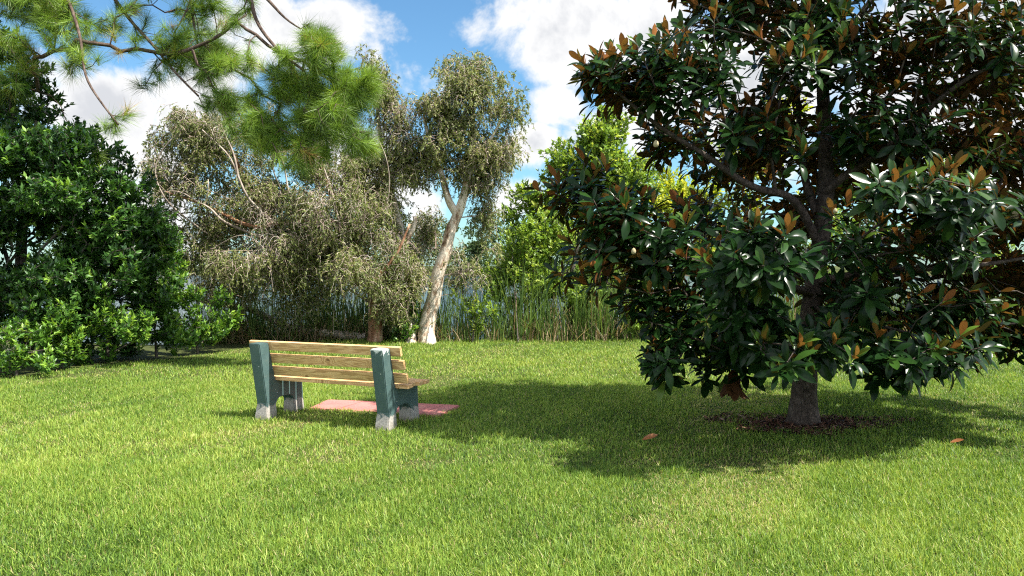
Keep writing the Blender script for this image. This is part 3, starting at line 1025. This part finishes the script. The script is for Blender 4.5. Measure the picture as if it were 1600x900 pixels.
# dense tree filling the left edge
b = np.array((-8.3, 13.0, 0.0))
leafy_tree('dense_tree', 'tall dark green broadleaf tree filling the left edge behind the shrubs', 'tree', b,
           [P(30, 420, 13), P(40, 300, 13), P(60, 180, 13)],
           [(20, 230, 12.6, 110, 80, 1.2, 1), (85, 262, 12.8, 80, 58, 1.1, 1), (60, 330, 12.2, 130, 80, 1.1, 1.1), (160, 330, 12.6, 80, 80, 1, 1.1), (190, 290, 13, 45, 34, .7, .9), (215, 330, 13, 38, 60, .7, .9),
            (50, 430, 12.2, 120, 70, 1.0, 1.1), (150, 430, 12.6, 90, 70, 1.0, 1.1), (215, 400, 13, 55, 60, .8, 1), (245, 350, 13.2, 30, 50, .6, .8), (235, 460, 13.2, 40, 50, .7, .9), (10, 150, 12.8, 70, 60, 1.0, .8), (72, 172, 13, 32, 20, .5, .5), (-100, 300, 12.6, 110, 200, 1.3, .8), (150, 212, 13, 14, 12, .25, .5), (178, 235, 13, 16, 12, .25, .5), (205, 250, 13, 14, 12, .25, .5), (128, 192, 13, 14, 10, .25, .4), (100, 165, 13, 16, 14, .3, .4), (0, 60, 13.2, 60, 55, .9, 1), (60, 120, 13, 40, 30, .6, .7), (120, 222, 12.9, 30, 24, .5, .7), (228, 282, 13, 22, 18, .4, .6), (60, 510, 12.2, 130, 50, .8, .8), (170, 510, 12.9, 90, 50, .8, .8)],
           6600, 15, (.06, .125), (.38, .5), M_DARK, M_DBARK, .13, spread=.22, tint0=.35, kclump=12, csize=.36)

shr = [((28, 588), [(20, 530, 10.9, 52, 45, .5, 1), (-30, 540, 10.8, 50, 50, .5, 1), (60, 560, 10.7, 30, 22, .3, 1)], 330, 'low bright green shrub at the far left end of the shrub border', .5),
       ((100, 577), [(100, 505, 11.6, 40, 50, .45, 1.1), (85, 470, 11.8, 28, 30, .35, .9), (115, 545, 11.5, 35, 30, .4, .9)], 330, 'upright leafy green shrub second from the left end of the border', .48),
       ((170, 570), [(165, 480, 12.2, 42, 45, .5, 1), (190, 520, 12.0, 45, 40, .5, 1), (150, 535, 12, 40, 35, .4, .9)], 380, 'rounded green shrub with light tips below the middle of the dense tree', .46),
       ((245, 558), [(240, 480, 12.9, 45, 45, .5, 1), (225, 440, 13.2, 35, 30, .4, .8), (255, 525, 12.7, 50, 32, .5, 1), (262, 385, 13.4, 22, 26, .3, .8), (235, 390, 13.4, 30, 30, .35, .7)], 620, 'tall dark green shrub at the right end of the dense tree', .38),
       ((310, 552), [(305, 505, 13.6, 45, 34, .45, 1), (285, 460, 13.8, 30, 30, .35, .8), (340, 515, 13.9, 30, 24, .35, .8), (362, 495, 14, 18, 14, .2, .9), (270, 420, 13.9, 30, 40, .4, .8), (345, 470, 14.2, 22, 30, .3, .5)], 520, 'loose green shrub where the border meets the water', .48)]
for k_, (bp, lb, n, lab, t0) in enumerate(shr):
    b = g0(*bp)
    c0 = P(lb[0][0], lb[0][1] + 10, lb[0][2])
    leafy_tree('shrub', lab, 'shrub', b, [b * .4 + c0 * .6, c0], lb, int(n * .8), 16, (.05, .10), (.36, .5), M_SHRUB, M_DBARK, .03, 'shrubs along the left border', csize=.33, tint0=t0, spread=.24, up=.9, tip=.003, parts=('stem', 'twigs', 'foliage'))

# light green trees at the water behind the magnolia
b = g0(905, 534) + np.array((0, 1.2, 0)); b[2] = float(height(b[0], b[1]))
leafy_tree('broadleaf_tree', 'light green airy tree on the bank left of the magnolia', 'tree', b, [P(890, 450, 17.5), P(905, 360, 17.6), P(925, 270, 17.8), P(945, 200, 18)],
           [(835, 360, 17.3, 48, 45, .8, 1), (815, 410, 17.2, 40, 40, .7, .8), (880, 330, 17.5, 40, 50, .8, .9), (870, 410, 17.2, 60, 50, .8, .9), (900, 240, 17.8, 45, 45, .7, .8), (945, 205, 18, 40, 45, .6, .7), (950, 270, 18, 50, 40, .8, .9), (940, 400, 17.6, 60, 60, .8, .6), (985, 280, 18, 50, 50, .8, .7), (870, 250, 17.8, 34, 34, .4, .8), (840, 310, 17.5, 35, 35, .5, .8), (960, 190, 18, 30, 40, .5, .8), (800, 440, 17.2, 40, 40, .6, .7), (900, 460, 17.3, 70, 35, .6, .8)],
           4300, 13, (.07, .125), (.42, .58), M_WILLOW, M_DBARK, .09, 'light green trees beyond the magnolia', spread=.3, tint0=.5)
b = np.array((5.4, 19.6, -.55))
leafy_tree('broadleaf_tree', 'yellow-green tree glimpsed through gaps in the middle of the magnolia', 'tree', b, [P(1100, 400, 19.8), P(1110, 300, 20), P(1150, 200, 20)],
           [(1090, 320, 20, 60, 40, 1, 1.2), (1215, 195, 20.4, 50, 50, 1, 1), (1030, 300, 20, 60, 50, 1, .8), (1150, 260, 20.4, 90, 60, 1, .7), (1120, 400, 20, 110, 50, 1, .6)],
           1300, 13, (.08, .13), (.45, .6), M_YEL, M_DBARK, .1, 'light green trees beyond the magnolia', spread=.3, tint0=.55)
b = np.array((10.2, 21.5, -.55))
leafy_tree('broadleaf_tree', 'bushy green tree behind the right half of the magnolia', 'tree', b, [P(1360, 400, 21.6), P(1370, 320, 21.8)],
           [(1340, 330, 21.8, 80, 45, 1.1, 1), (1430, 370, 21.8, 90, 50, 1.1, 1), (1550, 380, 22, 90, 50, 1.2, .9), (1280, 400, 21.6, 80, 50, 1.1, .9), (1420, 260, 22, 60, 50, 1, .6)],
           900, 12, (.09, .14), (.45, .6), M_WILLOW, M_DBARK, .1, 'light green trees beyond the magnolia', spread=.3, tint0=.55)

# ------------------------------------------------------------------ paperbarks
M_PLEAF = leaf_mat('paperbark leaf', ((0, (.08, .105, .04)), (.35, (.16, .205, .055)), (.6, (.255, .295, .085)), (.8, (.33, .30, .17)), (1, (.42, .37, .30))), (1.2, 1.15, .75), .38, .5, .35)
M_PTWIG = leaf_mat('dry weeping twig', ((0, (.20, .13, .11)), (.45, (.38, .29, .25)), (.8, (.52, .44, .38)), (1, (.68, .61, .54))), None, .03, .8, .2)
M_PBARK = bark_mat('peeling paper bark', ((0, (.12, .065, .04)), (.25, (.34, .23, .15)), (.45, (.58, .49, .39)), (1, (.74, .67, .57))), 9, .4, 1.0, .9, .06)
M_RBARK = bark_mat('rusty paper bark', ((0, (.10, .045, .025)), (.4, (.26, .125, .07)), (.75, (.42, .25, .16)), (1, (.58, .45, .33))), 12, .3, .9, .9, .03)


def weeping(t, n_str, len_r, per, drop=.5):
    """hanging strands with small narrow leaves"""
    idx = rng.integers(0, len(t), n_str)
    p0 = t[idx] + rng.normal(0, .10, (n_str, 3))
    L = rng.uniform(*len_r, n_str)
    out_ = rng.normal(0, 1, (n_str, 3)) * np.array((1, 1, .7)) + np.array((0, 0, .25)); out_ = norm(out_)
    K = 6
    s = np.linspace(0, 1, K)[None, :, None]
    pts = p0[:, None] + out_[:, None] * (L[:, None, None] * (s - .42 * s ** 2) * .75) - np.array((0, 0, 1.0)) * (L[:, None, None] * s ** 1.7 * drop)
    pts = pts + np.cumsum(rng.normal(0, .02, pts.shape), axis=1)
    f = rng.random((n_str, per)) ** .7
    seg = np.minimum((f * (K - 1)).astype(int), K - 2); fr = f * (K - 1) - seg
    ar = np.arange(n_str)[:, None]
    pos = pts[ar, seg] * (1 - fr[..., None]) + pts[ar, seg + 1] * fr[..., None]
    tan = norm(pts[ar, seg + 1] - pts[ar, seg])
    dv = norm(tan * .8 + rng.normal(0, .55, tan.shape) + np.array((0, 0, -.15)))
    nv = rng.normal(0, 1, tan.shape) + np.array((.2, -.2, .7))
    return pts, pos.reshape(-1, 3), dv.reshape(-1, 3), nv.reshape(-1, 3), np.repeat(idx, per)


def paperbark(name, label, base, stems, lobes, n_t, n_str, per, bark, leaf_t=.42, dry=.22, len_r=(.35, .95), bal=.35, pale=None, nclump=6):
    root = empty(name, base, label, 'paperbark tree', 'paperbark trees on the bank')
    reseed(label)
    t, u, idx = sample_lobes(clumpy(lobes, nclump, .42, .95, len(label)), n_t, .3)
    part('trunk', stems_mesh(stems, 'trunk', .1, 12, .11, .25), bark, root)
    if pale:
        part('bare_limbs', np_mesh('bare_limbs', *join(*[tube(smooth_path(np.array(p_), .1), np.linspace(ra, rb, len(smooth_path(np.array(p_), .1))) * .72, 7, .08) for p_, ra, rb in pale])), M_PALE, root)
    chains, td = grow(stems, t, .22, bal, .14, .055, .005, .055)
    part('branches', chains_mesh(chains, 'branches', 6), M_PTWIGBARK, root)
    pts, pos, dv, nv, own = weeping(t, n_str, len_r, per)
    sx = pts[:, 0, 0]; sz = pts[:, 0, 2]
    patch = vnoise(sx * 1.0, sz * 1.3, 2.6, 31) + .5 * vnoise(sx, sz, 6.5, 32)
    dead = rng.random(n_str) < dry + .6 * np.clip(patch * 2.2, -.3, 1)
    tw = np.clip(rng.normal(.42, .22, n_str) + .2 * dead, 0, 1)
    part('twigs', np_mesh('twigs', *strands(pts, rng.uniform(.0035, .006, n_str), np.full(n_str, .002), tw)), M_PTWIG, root)
    keep = ~np.repeat(dead, per) | (rng.random(len(pos)) < .2)
    clump = np.clip(rng.normal(leaf_t, .14, len(t)), 0, 1)[own]
    ti = np.clip(clump + rng.normal(0, .14, len(pos)), 0, 1)
    L = rng.uniform(.04, .08, len(pos)); Wd = L * rng.uniform(.26, .4, len(pos))
    part('crown', leaf_mesh('crown', pos[keep], dv[keep], nv[keep], L[keep], Wd[keep], T_diamond(.12), ti[keep]), M_PLEAF, root)
    return root


M_PTWIGBARK = bark_mat('pale branch bark', ((0, (.10, .07, .05)), (.5, (.26, .20, .155)), (1, (.46, .39, .32))), 14, .4)


M_PALE = bark_mat('bleached bare bark', ((0, (.13, .095, .075)), (.5, (.31, .255, .21)), (1, (.52, .46, .40))), 12, .4)


def PS(l, d): return [P(a, b, d + (c[0] if c else 0)) for a, b, *c in l]


b = g0(587, 537)
d0 = float(b[1])
f0 = d0 - .75
BARE = [(PS([(470, 390, .6), (430, 350, .4), (387, 312), (372, 275), (360, 245), (340, 225), (316, 203)], f0), .05, .018), (PS([(372, 275), (366, 240), (352, 212), (345, 195)], f0), .035, .012),
        (PS([(560, 420, .6), (545, 385, .2), (532, 357), (524, 320), (514, 285), (506, 262)], f0), .04, .016), (PS([(540, 400, .5), (500, 350), (492, 325), (486, 300)], f0), .04, .03),
        (PS([(470, 400, .4), (520, 372), (545, 362), (570, 346), (573, 325), (568, 305), (585, 290)], f0 - .1), .022, .008), (PS([(570, 346), (590, 338), (612, 318)], f0 - .1), .014, .006),
        (PS([(430, 380, .7), (385, 362, .4), (345, 345), (330, 325), (303, 313), (285, 300), (262, 298)], f0), .05, .018), (PS([(318, 322), (327, 300), (325, 280)], f0), .022, .01),
        (PS([(390, 430, .3), (400, 398), (408, 386), (425, 384)], f0 - .2), .012, .006), (PS([(330, 390, .3), (360, 372), (378, 366), (396, 372), (410, 385)], f0 - .2), .016, .006),
        (PS([(330, 370, .6), (275, 330, .2), (250, 300), (240, 265), (252, 235), (270, 215)], f0), .03, .012), (PS([(500, 390, .7), (465, 340, .3), (450, 300), (445, 260), (432, 225)], f0), .035, .015),
        (PS([(440, 300, .5), (420, 250), (450, 235), (470, 210)], f0), .02, .008), (PS([(590, 390, .6), (610, 300, .2), (606, 250), (590, 215)], f0), .03, .01), (PS([(520, 430, .3), (550, 410), (570, 395), (580, 405)], f0 - .2), .02, .012)]
paperbark('paperbark_tree', 'broad weeping grey-brown paperbark behind the bench, its short rust-red trunk half hidden', b,
          [(np.array([b + np.array((0, 0, -.1))] + PS([(586, 490), (582, 440), (560, 390), (530, 335), (512, 285), (490, 230)], d0)), .15, .05),
           (np.array(PS([(575, 425), (520, 390), (450, 370), (390, 300), (372, 255), (350, 215)], d0)), .085, .025),
           (np.array(PS([(535, 345), (500, 350), (440, 345), (400, 360), (330, 325), (305, 315), (260, 300)], d0 - .5)), .06, .02),
           (np.array(PS([(582, 440), (620, 400), (640, 350), (560, 345), (550, 330)], d0 - .6))[:3], .04, .02)],
          [(300, 205, d0, 50, 35, .7, 1), (255, 215, d0 + .2, 30, 28, .5, .9), (345, 185, d0 + .3, 40, 26, .6, .8), (400, 195, d0 + .3, 60, 35, .8, .8), (480, 205, d0 + .3, 60, 35, .8, .8), (545, 270, d0 + .2, 40, 45, .6, .9), (300, 250, d0, 60, 55, .9, .9), (265, 330, d0, 48, 55, .8, .75), (350, 300, d0, 75, 75, 1, 1), (430, 255, d0 + .3, 80, 55, 1.0, 1), (500, 255, d0, 60, 50, .9, 1), (350, 225, d0, 60, 40, .8, .8),
           (460, 330, d0 - .3, 90, 70, 1.1, 1.1), (550, 330, d0 - .2, 60, 60, .9, 1), (410, 400, d0 - .4, 110, 55, 1.0, 1.1), (330, 390, d0 - .2, 60, 60, .8, .9), (520, 410, d0 - .5, 90, 50, .9, 1.1), (600, 420, d0 - .5, 50, 45, .6, 1),
           (340, 440, d0, 60, 34, .6, .7), (470, 450, d0 - .2, 100, 34, .6, .8), (480, 380, d0 - .2, 80, 40, .8, .9), (430, 320, d0, 60, 50, .9, .9), (610, 470, d0 - .3, 40, 30, .5, .7), (245, 260, d0, 30, 40, .6, .6), (240, 350, d0, 30, 50, .6, .7), (290, 410, d0, 45, 40, .6, .7)],
          620, 15000, 15, M_RBARK, .38, .12, (.2, .6), .35, BARE, 10)
b = g0(642, 537)
d0 = float(b[1]) + .5
paperbark('paperbark_tree', 'tall narrow paperbark between the broad one and the leaning white one', b,
          [(np.array([b + np.array((0, 0, -.1))] + PS([(640, 490), (637, 440), (634, 400), (622, 340), (602, 270), (592, 200), (585, 120)], d0)), .12, .025),
           (np.array(PS([(634, 405), (630, 385), (642, 365), (650, 345), (648, 338)], d0 - .25)), .06, .045),
           (np.array(PS([(630, 390), (622, 372), (618, 358)], d0 - .3)), .05, .04)],
          [(600, 320, d0, 42, 50, .6, 1), (588, 250, d0, 36, 45, .6, 1), (610, 190, d0, 38, 45, .5, 1), (590, 130, d0, 30, 35, .4, .9), (575, 95, d0, 20, 18, .3, .8), (628, 250, d0, 26, 45, .4, .8), (615, 385, d0 - .2, 40, 40, .6, .9), (620, 440, d0 - .2, 40, 30, .5, .6), (570, 190, d0, 22, 30, .4, .6), (668, 360, d0 + 1.6, 36, 34, .5, 1.2), (690, 400, d0 + 1.4, 30, 25, .5, .8), (650, 440, d0 - .3, 35, 30, .5, .7)],
          240, 4600, 17, M_PBARK, .44, .18, (.2, .55))
b = g0(668, 537)
d0 = float(b[1]) + .2
paperbark('paperbark_tree', 'paperbark with a leaning thick white peeling trunk beside the open water', b,
          [(np.array([b + np.array((0, 0, -.1))] + PS([(667, 505), (680, 462), (683, 430), (697, 395), (702, 365), (718, 330), (727, 300), (736, 260), (740, 200), (736, 140)], d0)), .17, .035),
           (np.array(PS([(718, 340), (703, 318), (697, 300), (690, 270), (672, 225), (662, 180)], d0)), .09, .025),
           (np.array(PS([(735, 270), (752, 240), (775, 205), (790, 170)], d0)), .05, .02)],
          [(735, 125, d0, 60, 34, .8, 1), (685, 160, d0, 42, 40, .7, .9), (788, 170, d0, 30, 40, .5, .8), (745, 200, d0, 55, 50, .8, 1), (672, 225, d0, 40, 45, .7, 1), (784, 235, d0, 26, 50, .5, .8), (765, 290, d0 + .2, 18, 40, .3, .7), (655, 265, d0 + .1, 22, 35, .4, .6), (735, 268, d0 + .1, 40, 36, .5, .9), (680, 270, d0 + .1, 35, 30, .5, .6), (754, 330, d0 + .2, 16, 50, .3, .6), (760, 385, d0 + .3, 16, 30, .3, .4), (735, 430, d0 + .2, 30, 30, .3, .5), (712, 400, d0 - .3, 16, 22, .2, .35), (700, 110, d0, 30, 18, .4, .7)],
          270, 4800, 19, M_PBARK, .45, .12, (.2, .55))

# fallen trunk lying along the bank
b = g0(480, 545)
lg = [P(570, 527, 15.9), P(520, 521, 15.8), P(470, 518, 15.8), P(432, 503, 15.9), P(400, 486, 16.1), P(372, 479, 16.2), P(330, 473, 16.4), P(285, 462, 16.6)]
lr = empty('fallen_log', lg[2], 'pale fallen trunk lying along the bank behind the bench', 'log')
part('log', np_mesh('log', *tube(smooth_path(lg, .12), np.linspace(.10, .045, len(smooth_path(lg, .12))), 10, .14)), M_PALE, lr)

# leafy saplings on the bank
for bp, lb, n, lab in (((632, 536), [(632, 510, 15.6, 30, 24, .35, 1), (640, 470, 15.7, 20, 25, .3, .6)], 130, 'small bright green sapling at the foot of the narrow paperbark'),
                       ((738, 536), [(742, 490, 15.9, 26, 26, .3, 1), (728, 455, 16, 20, 25, .3, .6)], 100, 'thin green sapling right of the leaning white trunk'),
                       ((1000, 533), [(1005, 500, 16.2, 34, 28, .4, 1), (985, 480, 16.2, 22, 22, .3, 1)], 150, 'bright green bush under the left skirt of the magnolia'),
                       ((810, 535), [(800, 395, 16.6, 32, 40, .4, .8), (780, 440, 16.5, 22, 40, .3, .8), (815, 450, 16.5, 28, 35, .4, .8)], 170, 'slender pale green shrub in front of the open water')):
    b = g0(*bp)
    c0 = P(lb[0][0], lb[0][1], lb[0][2])
    leafy_tree('sapling', lab, 'sapling', b, [b * .4 + c0 * .6, c0], lb, n, 12, (.06, .10), (.36, .5), M_WILLOW if n != 130 else M_SHRUB, M_DBARK, .02, 'saplings on the bank', tint0=.45, spread=.24, up=.9, tip=.003, parts=('stem', 'twigs', 'foliage'))

# ------------------------------------------------------------------ reeds
def make_reeds():
    reseed('reeds')
    def reed(n, x0, x1, dens, l0, l1, off0, off1, t_lo, t_hi, lean=.09, w=(.016, .032), dryf=.2):
        x = rng.uniform(x0, x1, n)
        k_ = rng.random(n) < dens(x); x = x[k_]; n = len(x)
        y = shore(x) + rng.uniform(off0, off1, n)
        base = np.stack((x, y, height(x, y) - .03), 1)
        a = rng.uniform(0, 6.283, n); ln = np.abs(rng.normal(0, lean, n))
        o = np.stack((np.cos(a), np.sin(a), np.zeros(n)), 1)
        dirs = norm(np.array((0, 0, 1.0)) + o * ln[:, None])
        bend = o * (ln * 1.8 + .05 * rng.random(n))[:, None] - np.array((0, 0, .12)) * rng.random((n, 1))
        ti = rng.uniform(t_lo, t_hi, n); dr = rng.random(n) < dryf
        ti = np.where(dr, rng.uniform(.8, 1, n), ti)
        L = rng.uniform(l0, l1, n) * np.where(dr, .75, 1) * (.82 + .3 * vnoise(x, y, 2.4, 51) + .15 * vnoise(x, y, 7, 52))
        brk = rng.random(n) < .08                          # bent and broken stems
        dirs[brk] = norm(dirs[brk] + o[brk] * rng.uniform(.4, 1.3, (brk.sum(), 1)))
        return ribbons(base, dirs, bend, L, rng.uniform(*w, n), 6, ti)
    lx = lambda px: (px - 800) / FPX * 16.3
    d1 = lambda x: np.interp(x, [lx(p) for p in (330, 400, 560, 600, 690, 715, 740, 760, 800, 850, 980, 1010, 1200, 1600)], (.7, .85, .8, .6, .25, .4, .35, .3, .75, .95, 1, .8, .8, .9)) * (.65 + .35 * np.sin(x * 7.3) * np.sin(x * 3.1 + 1))
    ms = [reed(6000, lx(300), lx(700), lambda x: np.ones_like(x), .35, 1.3, -.05, 2.2, .0, .4, .5, (.008, .018), .45), reed(18500, lx(320), lx(2200), d1, 1.3, 2.3, .05, 2.0, .1, .65, dryf=.13),
          reed(9000, lx(330), lx(1650), d1, .5, 1.1, -.05, 1.2, .2, .7, .2, (.010, .02), .6),
          reed(3000, lx(1000), lx(2300), lambda x: np.ones_like(x), 1.3, 2.1, .2, 2.6, .35, .8, .1)]
    me = np_mesh('reeds', *join(*ms))
    mt = leaf_mat('reed blade', ((0, (.035, .07, .018)), (.4, (.09, .16, .035)), (.75, (.21, .29, .06)), (.82, (.22, .15, .085)), (1, (.42, .32, .20))), (1.3, 1.2, .7), .3, .5, .3)
    tag(link('reeds', me, mt), 'tall green and straw-brown reeds along the lake edge', 'reeds', kind='stuff')


make_reeds()

reseed('far')
# ------------------------------------------------------------------ far shore trees
M_FAR = leaf_mat('distant foliage', ((0, (.03, .055, .02)), (.5, (.055, .095, .03)), (1, (.10, .15, .045))), (1.2, 1.2, .7), .2, .6, .2)
far_lab = ['dark rounded oak on the far shore', 'low bushy tree on the far shore', 'tall ragged tree on the far shore']
fx = [(-60, 152, 9), (-49, 156, 12), (-40, 152, 8), (-31, 155, 11), (-21, 151, 13), (-14, 156, 10), (-8, 151, 7.5), (-1, 153, 11), (6, 157, 13), (13, 152, 9), (24, 154, 11), (38, 155, 10), (54, 153, 12), (72, 156, 11), (92, 154, 12), (108, 153, 10), (126, 156, 12), (-74, 154, 11), (-90, 153, 10)]
for k_, (x, y, h) in enumerate(fx):
    z0 = float(height(x, y))
    root = empty('far_tree', (x, y, z0), None, 'tree', 'trees on the far shore')
    tag(root, 'distant green tree on the opposite shore of the lake')
    tk = np.array([(x, y, z0 - .2), (x + .2, y, z0 + h * .3), (x - .2, y, z0 + h * .7)])
    part('trunk', np_mesh('trunk', *tube(resample(tk, .8), np.linspace(.3, .1, len(resample(tk, .8))), 7)), M_DBARK, root)
    n = 1500
    cs = np.array([(x + rng.normal(0, h * .26), y + rng.normal(0, h * .2), z0 + h * f) for f in np.linspace(.22, .85, 9)])
    ii = rng.integers(0, 9, n)
    rr = h * np.array([.26, .27, .27, .26, .25, .23, .2, .18, .15])[ii]
    p_ = cs[ii] + rand_unit(n) * (rr * rng.random(n) ** .25)[:, None] * np.array((1.15, 1.15, .8))
    p_[:, 2] = np.maximum(p_[:, 2], z0 + .1)
    L = rng.uniform(.4, .8, n)
    part('crown', leaf_mesh('crown', p_, rand_unit(n), norm(rand_unit(n) + np.array((0, 0, .5))), L, L * .6, T_diamond(.2), np.clip(rng.normal(.45, .22, n), 0, 1)), M_FAR, root)

# ------------------------------------------------------------------ pine: trunk stands left of the frame, limbs hang into it
M_NEEDLE = leaf_mat('pine needle', ((0, (.055, .095, .02)), (.4, (.13, .23, .032)), (.75, (.23, .36, .045)), (.93, (.32, .40, .07)), (1, (.34, .20, .08))), (1.5, 1.4, .6), .25, .4, .4)
M_PINEBARK = bark_mat('pine bark', ((0, (.03, .02, .015)), (.5, (.09, .062, .048)), (1, (.19, .145, .12))), 22, .4)


def make_pine():
    reseed('pine')
    base = np.array((-11.2, 13.6, 0.0))
    root = empty('pine_tree', base, 'pine at the left whose long-needled limbs hang across the upper left sky', 'pine tree')
    tr = np.array([base + np.array((0, 0, -.1)), base + np.array((.1, 0, 4)), base + np.array((.0, .1, 8)), base + np.array((.15, 0, 12))])
    stems = [(tr, .2, .07)]

    def limb(pts, r0, r1): stems.append((smooth_path(np.array(pts), .2), r0 * 1.25, r1 * 1.3))
    up = lambda z: base + np.array((.05, .05, z))
    limb([up(7.6), P(60, -330, 13.36), P(250, -240, 12.71), P(360, -120, 12.21), P(388, -30, 12.04), P(396, 25, 12.04), P(410, 50, 11.88), P(440, 85, 11.71), P(475, 110, 11.55)], .085, .014)
    limb([P(388, -30, 12.04), P(420, 0, 11.88), P(445, 30, 11.80), P(470, 45, 11.71)], .03, .008)
    limb([up(6.8), P(60, -200, 13.20), P(140, -60, 12.87), P(200, 30, 12.54), P(240, 70, 12.38), P(270, 110, 12.21), P(310, 150, 12.04)], .055, .012)
    limb([P(250, -240, 12.71), P(290, -80, 13.04), P(300, 20, 13.04), P(310, 80, 12.87), P(340, 140, 12.71)], .03, .01)
    limb([up(6.2), P(30, -120, 12.54), P(100, -20, 11.88), P(128, 60, 11.55), P(130, 115, 11.38), P(150, 150, 11.22), P(185, 195, 11.22)], .045, .010)
    limb([up(5.6), P(-60, -30, 12.54), P(0, 50, 12.04), P(40, 110, 11.88)], .04, .010)
    limb([up(4.8), P(-60, 80, 12.87), P(20, 130, 12.71), P(80, 150, 12.54)], .035, .010)
    limb([up(8.6), base + np.array((-1.2, 1.2, 9)), base + np.array((-2.4, 2.0, 8.8))], .05, .015)
    limb([up(9.4), base + np.array((1.2, 1.6, 9.8)), base + np.array((2.3, 2.6, 9.6))], .05, .015)
    limb([up(8.0), base + np.array((0.2, 2.0, 8.4)), base + np.array((.6, 3.6, 8.2))], .05, .015)
    limb([up(10.4), base + np.array((1.3, .4, 11)), base + np.array((2.2, .7, 10.9))], .04, .012)
    part('trunk', stems_mesh(stems[:1], 'trunk', .1, 10, .06, .2), M_PINEBARK, root)
    lob = [(510, 210, 11.5, 60, 40, .5, 1.6), (470, 240, 11.6, 45, 26, .4, 1.0), (575, 140, 11.5, 30, 30, .35, 1.2), (430, 120, 11.8, 45, 45, .5, 1.3), (390, 200, 11.9, 55, 40, .5, 1.3), (330, 120, 12.2, 50, 50, .5, .9), (200, -230, 12.3, 190, 70, 1.1, .8), (40, -170, 12.3, 140, 60, 1.1, .8), (330, -190, 12.2, 120, 60, 1.0, .7), (500, 120, 11.55, 50, 55, 0.52, 1.70), (470, 60, 11.55, 40, 30, 0.45, 0.90), (550, 150, 11.55, 36, 34, 0.45, 1.50), (450, 160, 11.71, 55, 50, 0.60, 1.40), (500, 190, 11.55, 55, 40, 0.52, 1.20), (400, 170, 11.88, 50, 45, 0.60, 1.20), (545, 215, 11.55, 20, 14, 0.30, 0.60),  # lobes high above the view: extra crown added to shade the left tree
           (350, 170, 12.04, 50, 35, 0.60, 0.62), (350, 90, 12.38, 60, 60, 0.75, 0.62), (290, 60, 12.54, 60, 50, 0.75, 0.74), (250, 110, 12.54, 40, 30, 0.60, 0.31), (200, 40, 12.38, 50, 45, 0.75, 0.56), (300, 10, 12.71, 80, 30, 0.75, 0.62), (390, 60, 12.21, 40, 60, 0.60, 0.37),
           (210, 20, 12.54, 60, 25, 0.75, 0.37), (110, 50, 11.71, 55, 45, 0.60, 0.68), (140, 90, 11.55, 25, 30, 0.45, 0.50), (60, 30, 12.04, 70, 45, 0.75, 0.74), (30, 100, 11.88, 40, 40, 0.60, 0.56), (190, 195, 11.22, 30, 22, 0.45, 0.50), (15, 140, 12.38, 45, 35, 0.60, 0.50), (130, 240, 12.04, 40, 12, 0.45, 0.19), (210, 215, 11.22, 28, 20, 0.45, 0.37),
           (100, -90, 12.54, 160, 60, 1.20, 0.50), (330, -70, 12.54, 120, 50, 1.05, 0.43), (40, -10, 12.21, 60, 30, 0.75, 0.43), (330, 140, 12.21, 40, 30, 0.60, 0.43)]
    t, u, _ = sample_lobes(clumpy(lob, 4, .5, .95, 3), 1850, .2)
    # the crown above the frame
    n2 = 230
    tips = [base + np.array(v) for v in ((-2.2, 1.9, 8.8), (2.0, 2.4, 9.7), (.5, 3.3, 8.4), (1.9, .7, 11), (.2, .1, 12.2), (-.9, .9, 10), (.9, 1.4, 8.8))]
    t2 = np.array([tips[k] for k in rng.integers(0, len(tips), n2)]) + rng.normal(0, .7, (n2, 3)) * np.array((1, 1, .6))
    t = np.concatenate((t, t2)); n = len(t)
    chains, td = grow(stems, t, .18, .25, -.12, .035, .006, .04)
    part('branches', np_mesh('branches', *join(*([tube(smooth_path(p_, .12), np.linspace(a_, b_, len(smooth_path(p_, .12))), 8, .05) for p_, a_, b_ in stems[1:]] + [tube(p_, r_, 5) for p_, r_ in chains]))), M_PINEBARK, root)
    ms = []
    axis = norm(td * .9 + np.array((.15, 0, .25)) + rng.normal(0, .25, (n, 3)))
    per = 95
    f = rng.random((n, per))
    ref = norm(np.cross(axis, rand_unit(n))); w = np.cross(axis, ref)
    ph = rng.uniform(0, 6.283, (n, per)); th = np.radians(rng.uniform(12, 68, (n, per)))
    ring = ref[:, None] * np.cos(ph)[..., None] + w[:, None] * np.sin(ph)[..., None]
    dv = norm(axis[:, None] * np.cos(th)[..., None] + ring * np.sin(th)[..., None])
    p0 = t[:, None] - axis[:, None] * (f * .17)[..., None]
    L = rng.uniform(.19, .32, (n, per))
    old = np.clip(rng.normal(.5, .2, (n, 1)), .05, .9)
    old[rng.random((n, 1)) < .02] = 1.0
    ti = np.clip(old + rng.normal(0, .08, (n, per)), 0, 1)
    r_ = lambda a: a.reshape(-1, *a.shape[2:])
    N = n * per
    bend = np.array((0, 0, -1.0)) * rng.uniform(.04, .2, (N, 1))
    me = np_mesh('needles', *ribbons(r_(p0), r_(dv), bend, r_(L), rng.uniform(.003, .0048, N), 3, r_(ti), norm(np.cross(r_(dv), rand_unit(N)))))
    part('needles', me, M_NEEDLE, root)


make_pine()
